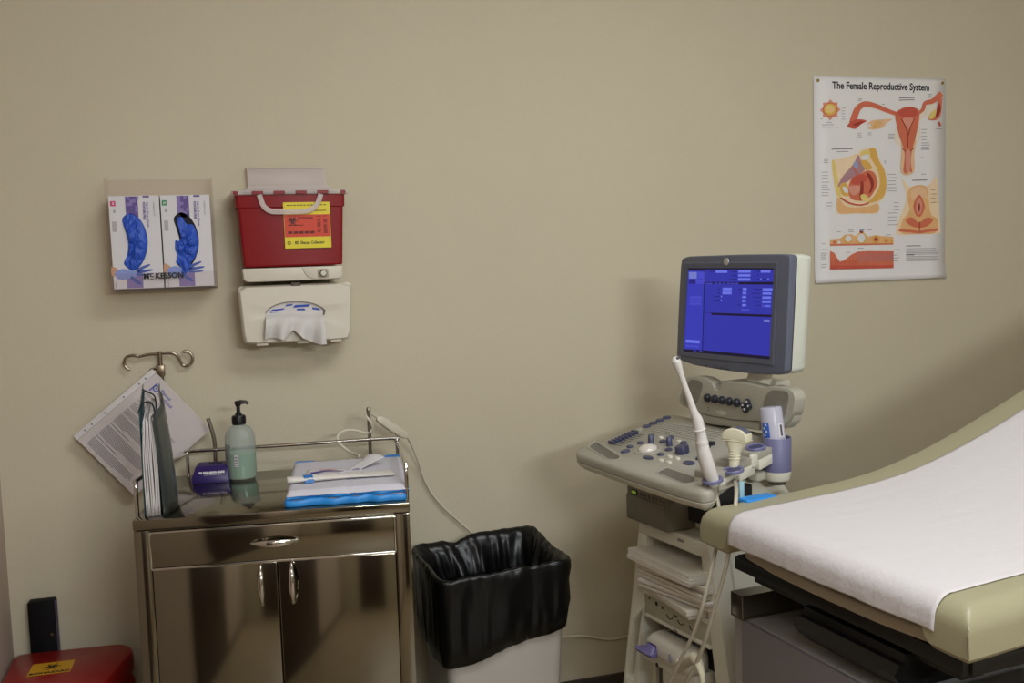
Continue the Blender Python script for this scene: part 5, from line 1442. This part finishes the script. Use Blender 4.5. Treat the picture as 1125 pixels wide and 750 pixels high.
for i in range(nt_-1):
    t_.faces.new((V0[i][0], V0[i+1][0], V1[i+1][0], V1[i][0])); t_.faces.new((V0[i][-1], V1[i][-1], V1[i+1][-1], V0[i+1][-1]))
for j in range(ns_-1):
    t_.faces.new((V0[0][j], V1[0][j], V1[0][j+1], V0[0][j+1])); t_.faces.new((V0[-1][j], V0[-1][j+1], V1[-1][j+1], V1[-1][j]))
bmesh.ops.recalc_face_normals(t_, faces=t_.faces)
up._merge(t_)
uph = up.build('upholstery', vin, tb_, sharp=42)
MB().tube([(-.0008, -WT+.002, ZT-.036-.004), (-.0012, -WT-.0005, ZT-.06), (.0, -WT-.0, ZT-THK+.014)], .0009, 6).build('seam', mat('seam khaki', (122, 116, 92), .5), uph)
MB().tube([(-.0008, .0, ZT-.036-.004), (-.0012, .0005, ZT-.06), (.0, .0, ZT-THK+.014)], .0009, 6).build('seam', mat('seam khaki', (122, 116, 92)), uph)
# tan underside board, curved front edge
MB().prism(rpoly([(.035, -.10), (.018, -.22), (.014, -.36), (.016, -.5), (.028, -.60), (.06, -.615), (.5, -.615), (.5, -.09), (.06, -.09)], .03, 4), ZT-.092, ZT-.068, 'xy', bev=.006, seg=3).build('underside_board', tan_m, tb_)
# black frame rails
fr_ = MB()
fr_.box((.075, -.335, .7095), (.035, .60, .026), bev=.002)
fr_.box((.40, -.045, .7095), (.66, .035, .026), bev=.002); fr_.box((.40, -.625, .7095), (.66, .035, .026), bev=.002)
fr_.box((.30, -.335, .7395), (.4, .46, .036), bev=.002)
fr_.build('support_frame', tblack, tb_)
fr2 = MB(); fr2.box((.11, -.335, .6835), (.05, .54, .022), bev=.002); fr2.build('frame_rail', tblack, tb_)
dw = MB(); dw.box((.20, -.372, .650), (.26, .262, .062), bev=.002); dw.prism([(.05, .642), (.072, .655), (.072, .66), (.05, .66)], -.5, -.245, 'xz') if False else None
dw.loft([[(.058, y, .664), (.07, y, .664), (.07, y, .628), (.062, y, .628), (.046, y, .648)] for y in (-.24, -.503)])
dw.build('drawer_housing', tblack, tb_)
MB().box((.071, -.372, .694), (.004, .30, .006), bev=.001).build('frame_edge', mat('worn edge', (120, 104, 84), .45, .6), tb_)
# stirrup channels, stainless, at the front corners
for y in (-.052, -.63):
    c = MB()
    c.box((.20, y-.016, .623), (.30, .003, .05)); c.box((.20, y+.019, .623), (.30, .003, .05)); c.box((.20, y, .6475), (.30, .04, .003)); c.box((.052, y, .623), (.004, .041, .05), bev=.0012); c.box((.2, y, .6), (.3, .04, .004))
    c.build('stirrup_channel', dsteel_m, tb_)
# base cabinet
bs_ = MB(); bs_.box((.75, -.34, .335), (1.38, .63, .525), bev=.006); bs_.box((.77, -.34, .04), (1.3, .56, .08), bev=.004)
bs_ = bs_.build('base', tside, tb_)
MB().box((.0575, -.352, .487), (.012, .575, .22), bev=.003).build('drawer_front', tpanel, bs_)
MB().box((.0575, -.352, .262), (.012, .575, .22), bev=.003).build('drawer_front', tpanel, bs_)
MB().box((.3, -.6, .60), (.012, .012, .012)).build('stop_peg', mat('clear peg', (186, 186, 184), .3), tb_) if False else None
b = MB(); b.lathe([(0, 0), (.006, 0), (.006, .008), (.004, .012), (0, .012)], 12, T((.09, -.515, .598)))
b.build('stop_peg', mat('clear peg', (176, 176, 174), .3), tb_)
sup = MB(); sup.box((.95, -.34, .70), (.8, .5, .20), bev=.01); sup.build('support_frame', tblack, tb_)
# exam paper: drapes over the front roll and runs up the backrest
S0, S1 = .100, .637
pap_m = mat('exam paper', (214, 209, 210), .8, bump=(120, .12))
def pap(u, v):
    s = S0+(S1-S0)*v
    L = -.046+u*(TL+.02)
    s += .0012*noise.noise(Vector((L*3, v*2, 1)))
    nz = .0008*noise.noise(Vector((L*9, v*30, 2)))+.0006*noise.noise(Vector((L*34, v*22, 3)))
    if L < -.018: return (-.0032+nz, -s, ZT-.038+(L+.018)*(.62-.22*v)-.004+.0035*noise.noise(Vector((v*7, 2, 2))))
    # arc length along the rounded edge
    if L < .038:
        a = (L+.018)/.056*pi/2
        rr = R+.0012
        return (R-rr*cos(a)-.001+nz, -s, ZT-.0+hs(max(0, R-rr*cos(a)))-R+rr*sin(a)+nz*.6-.0)
    t = R+(L-.038)
    return (t, -s, ztop(s, t)+.0022+nz)
tus = [0, .006, .012, .018, .024]+[.028+.0056*i for i in range(11)]+[.09+i*.02 for i in range(1, 85)]
pg_ = MB(); t_ = bmesh.new()
U = [min(1, x/(TL+.02)) for x in tus]
V_ = [[t_.verts.new(pap(u, j/60)) for j in range(61)] for u in U]
for i in range(len(U)-1):
    for j in range(60): t_.faces.new((V_[i][j], V_[i+1][j], V_[i+1][j+1], V_[i][j+1]))
pg_._merge(t_)
ep = pg_.build('exam_paper', pap_m, None, sharp=80, solid=.0006)
ep.matrix_world = MT
tag(ep, 'white paper strip covering the middle of the khaki exam table', 'paper')
# blue pad folded on the table's far edge
bl_ = thing('underpad', 'small blue folded pad with pale blue tab on the far table edge', 'underpad', M=MT @ T((.112, -.026, ZT-.003)) @ RZ(radians(4)))
MB().box((.012, .0, .005), (.080, .034, .010), bev=.003, seg=3).build('pad', ub_m, bl_)
MB().box((-.020, .012, .024), (.012, .006, .040), bev=.002).build('tab', mat('pale blue film', (150, 186, 198), .4), bl_)

# ================================================================== camera, world, colour
cam = bpy.data.cameras.new('camera'); co = bpy.data.objects.new('camera', cam); COL.objects.link(co)
cam.sensor_width = 36; cam.lens = F_PX/1125*36; cam.clip_start = .02
Mx = Matrix.Identity(4)
for i in range(3): Mx[i][0], Mx[i][1], Mx[i][2], Mx[i][3] = RT[i], UP[i], -FW[i], CAM[i]
co.matrix_world = Mx
SC.camera = co
w = bpy.data.worlds.new('world'); SC.world = w; w.use_nodes = True
w.node_tree.nodes['Background'].inputs[0].default_value = (.02, .02, .02, 1)
vs = SC.view_settings
vs.view_transform = 'Standard'; vs.look = 'None'; vs.gamma = 1; vs.use_curve_mapping = False; vs.exposure = 0.0
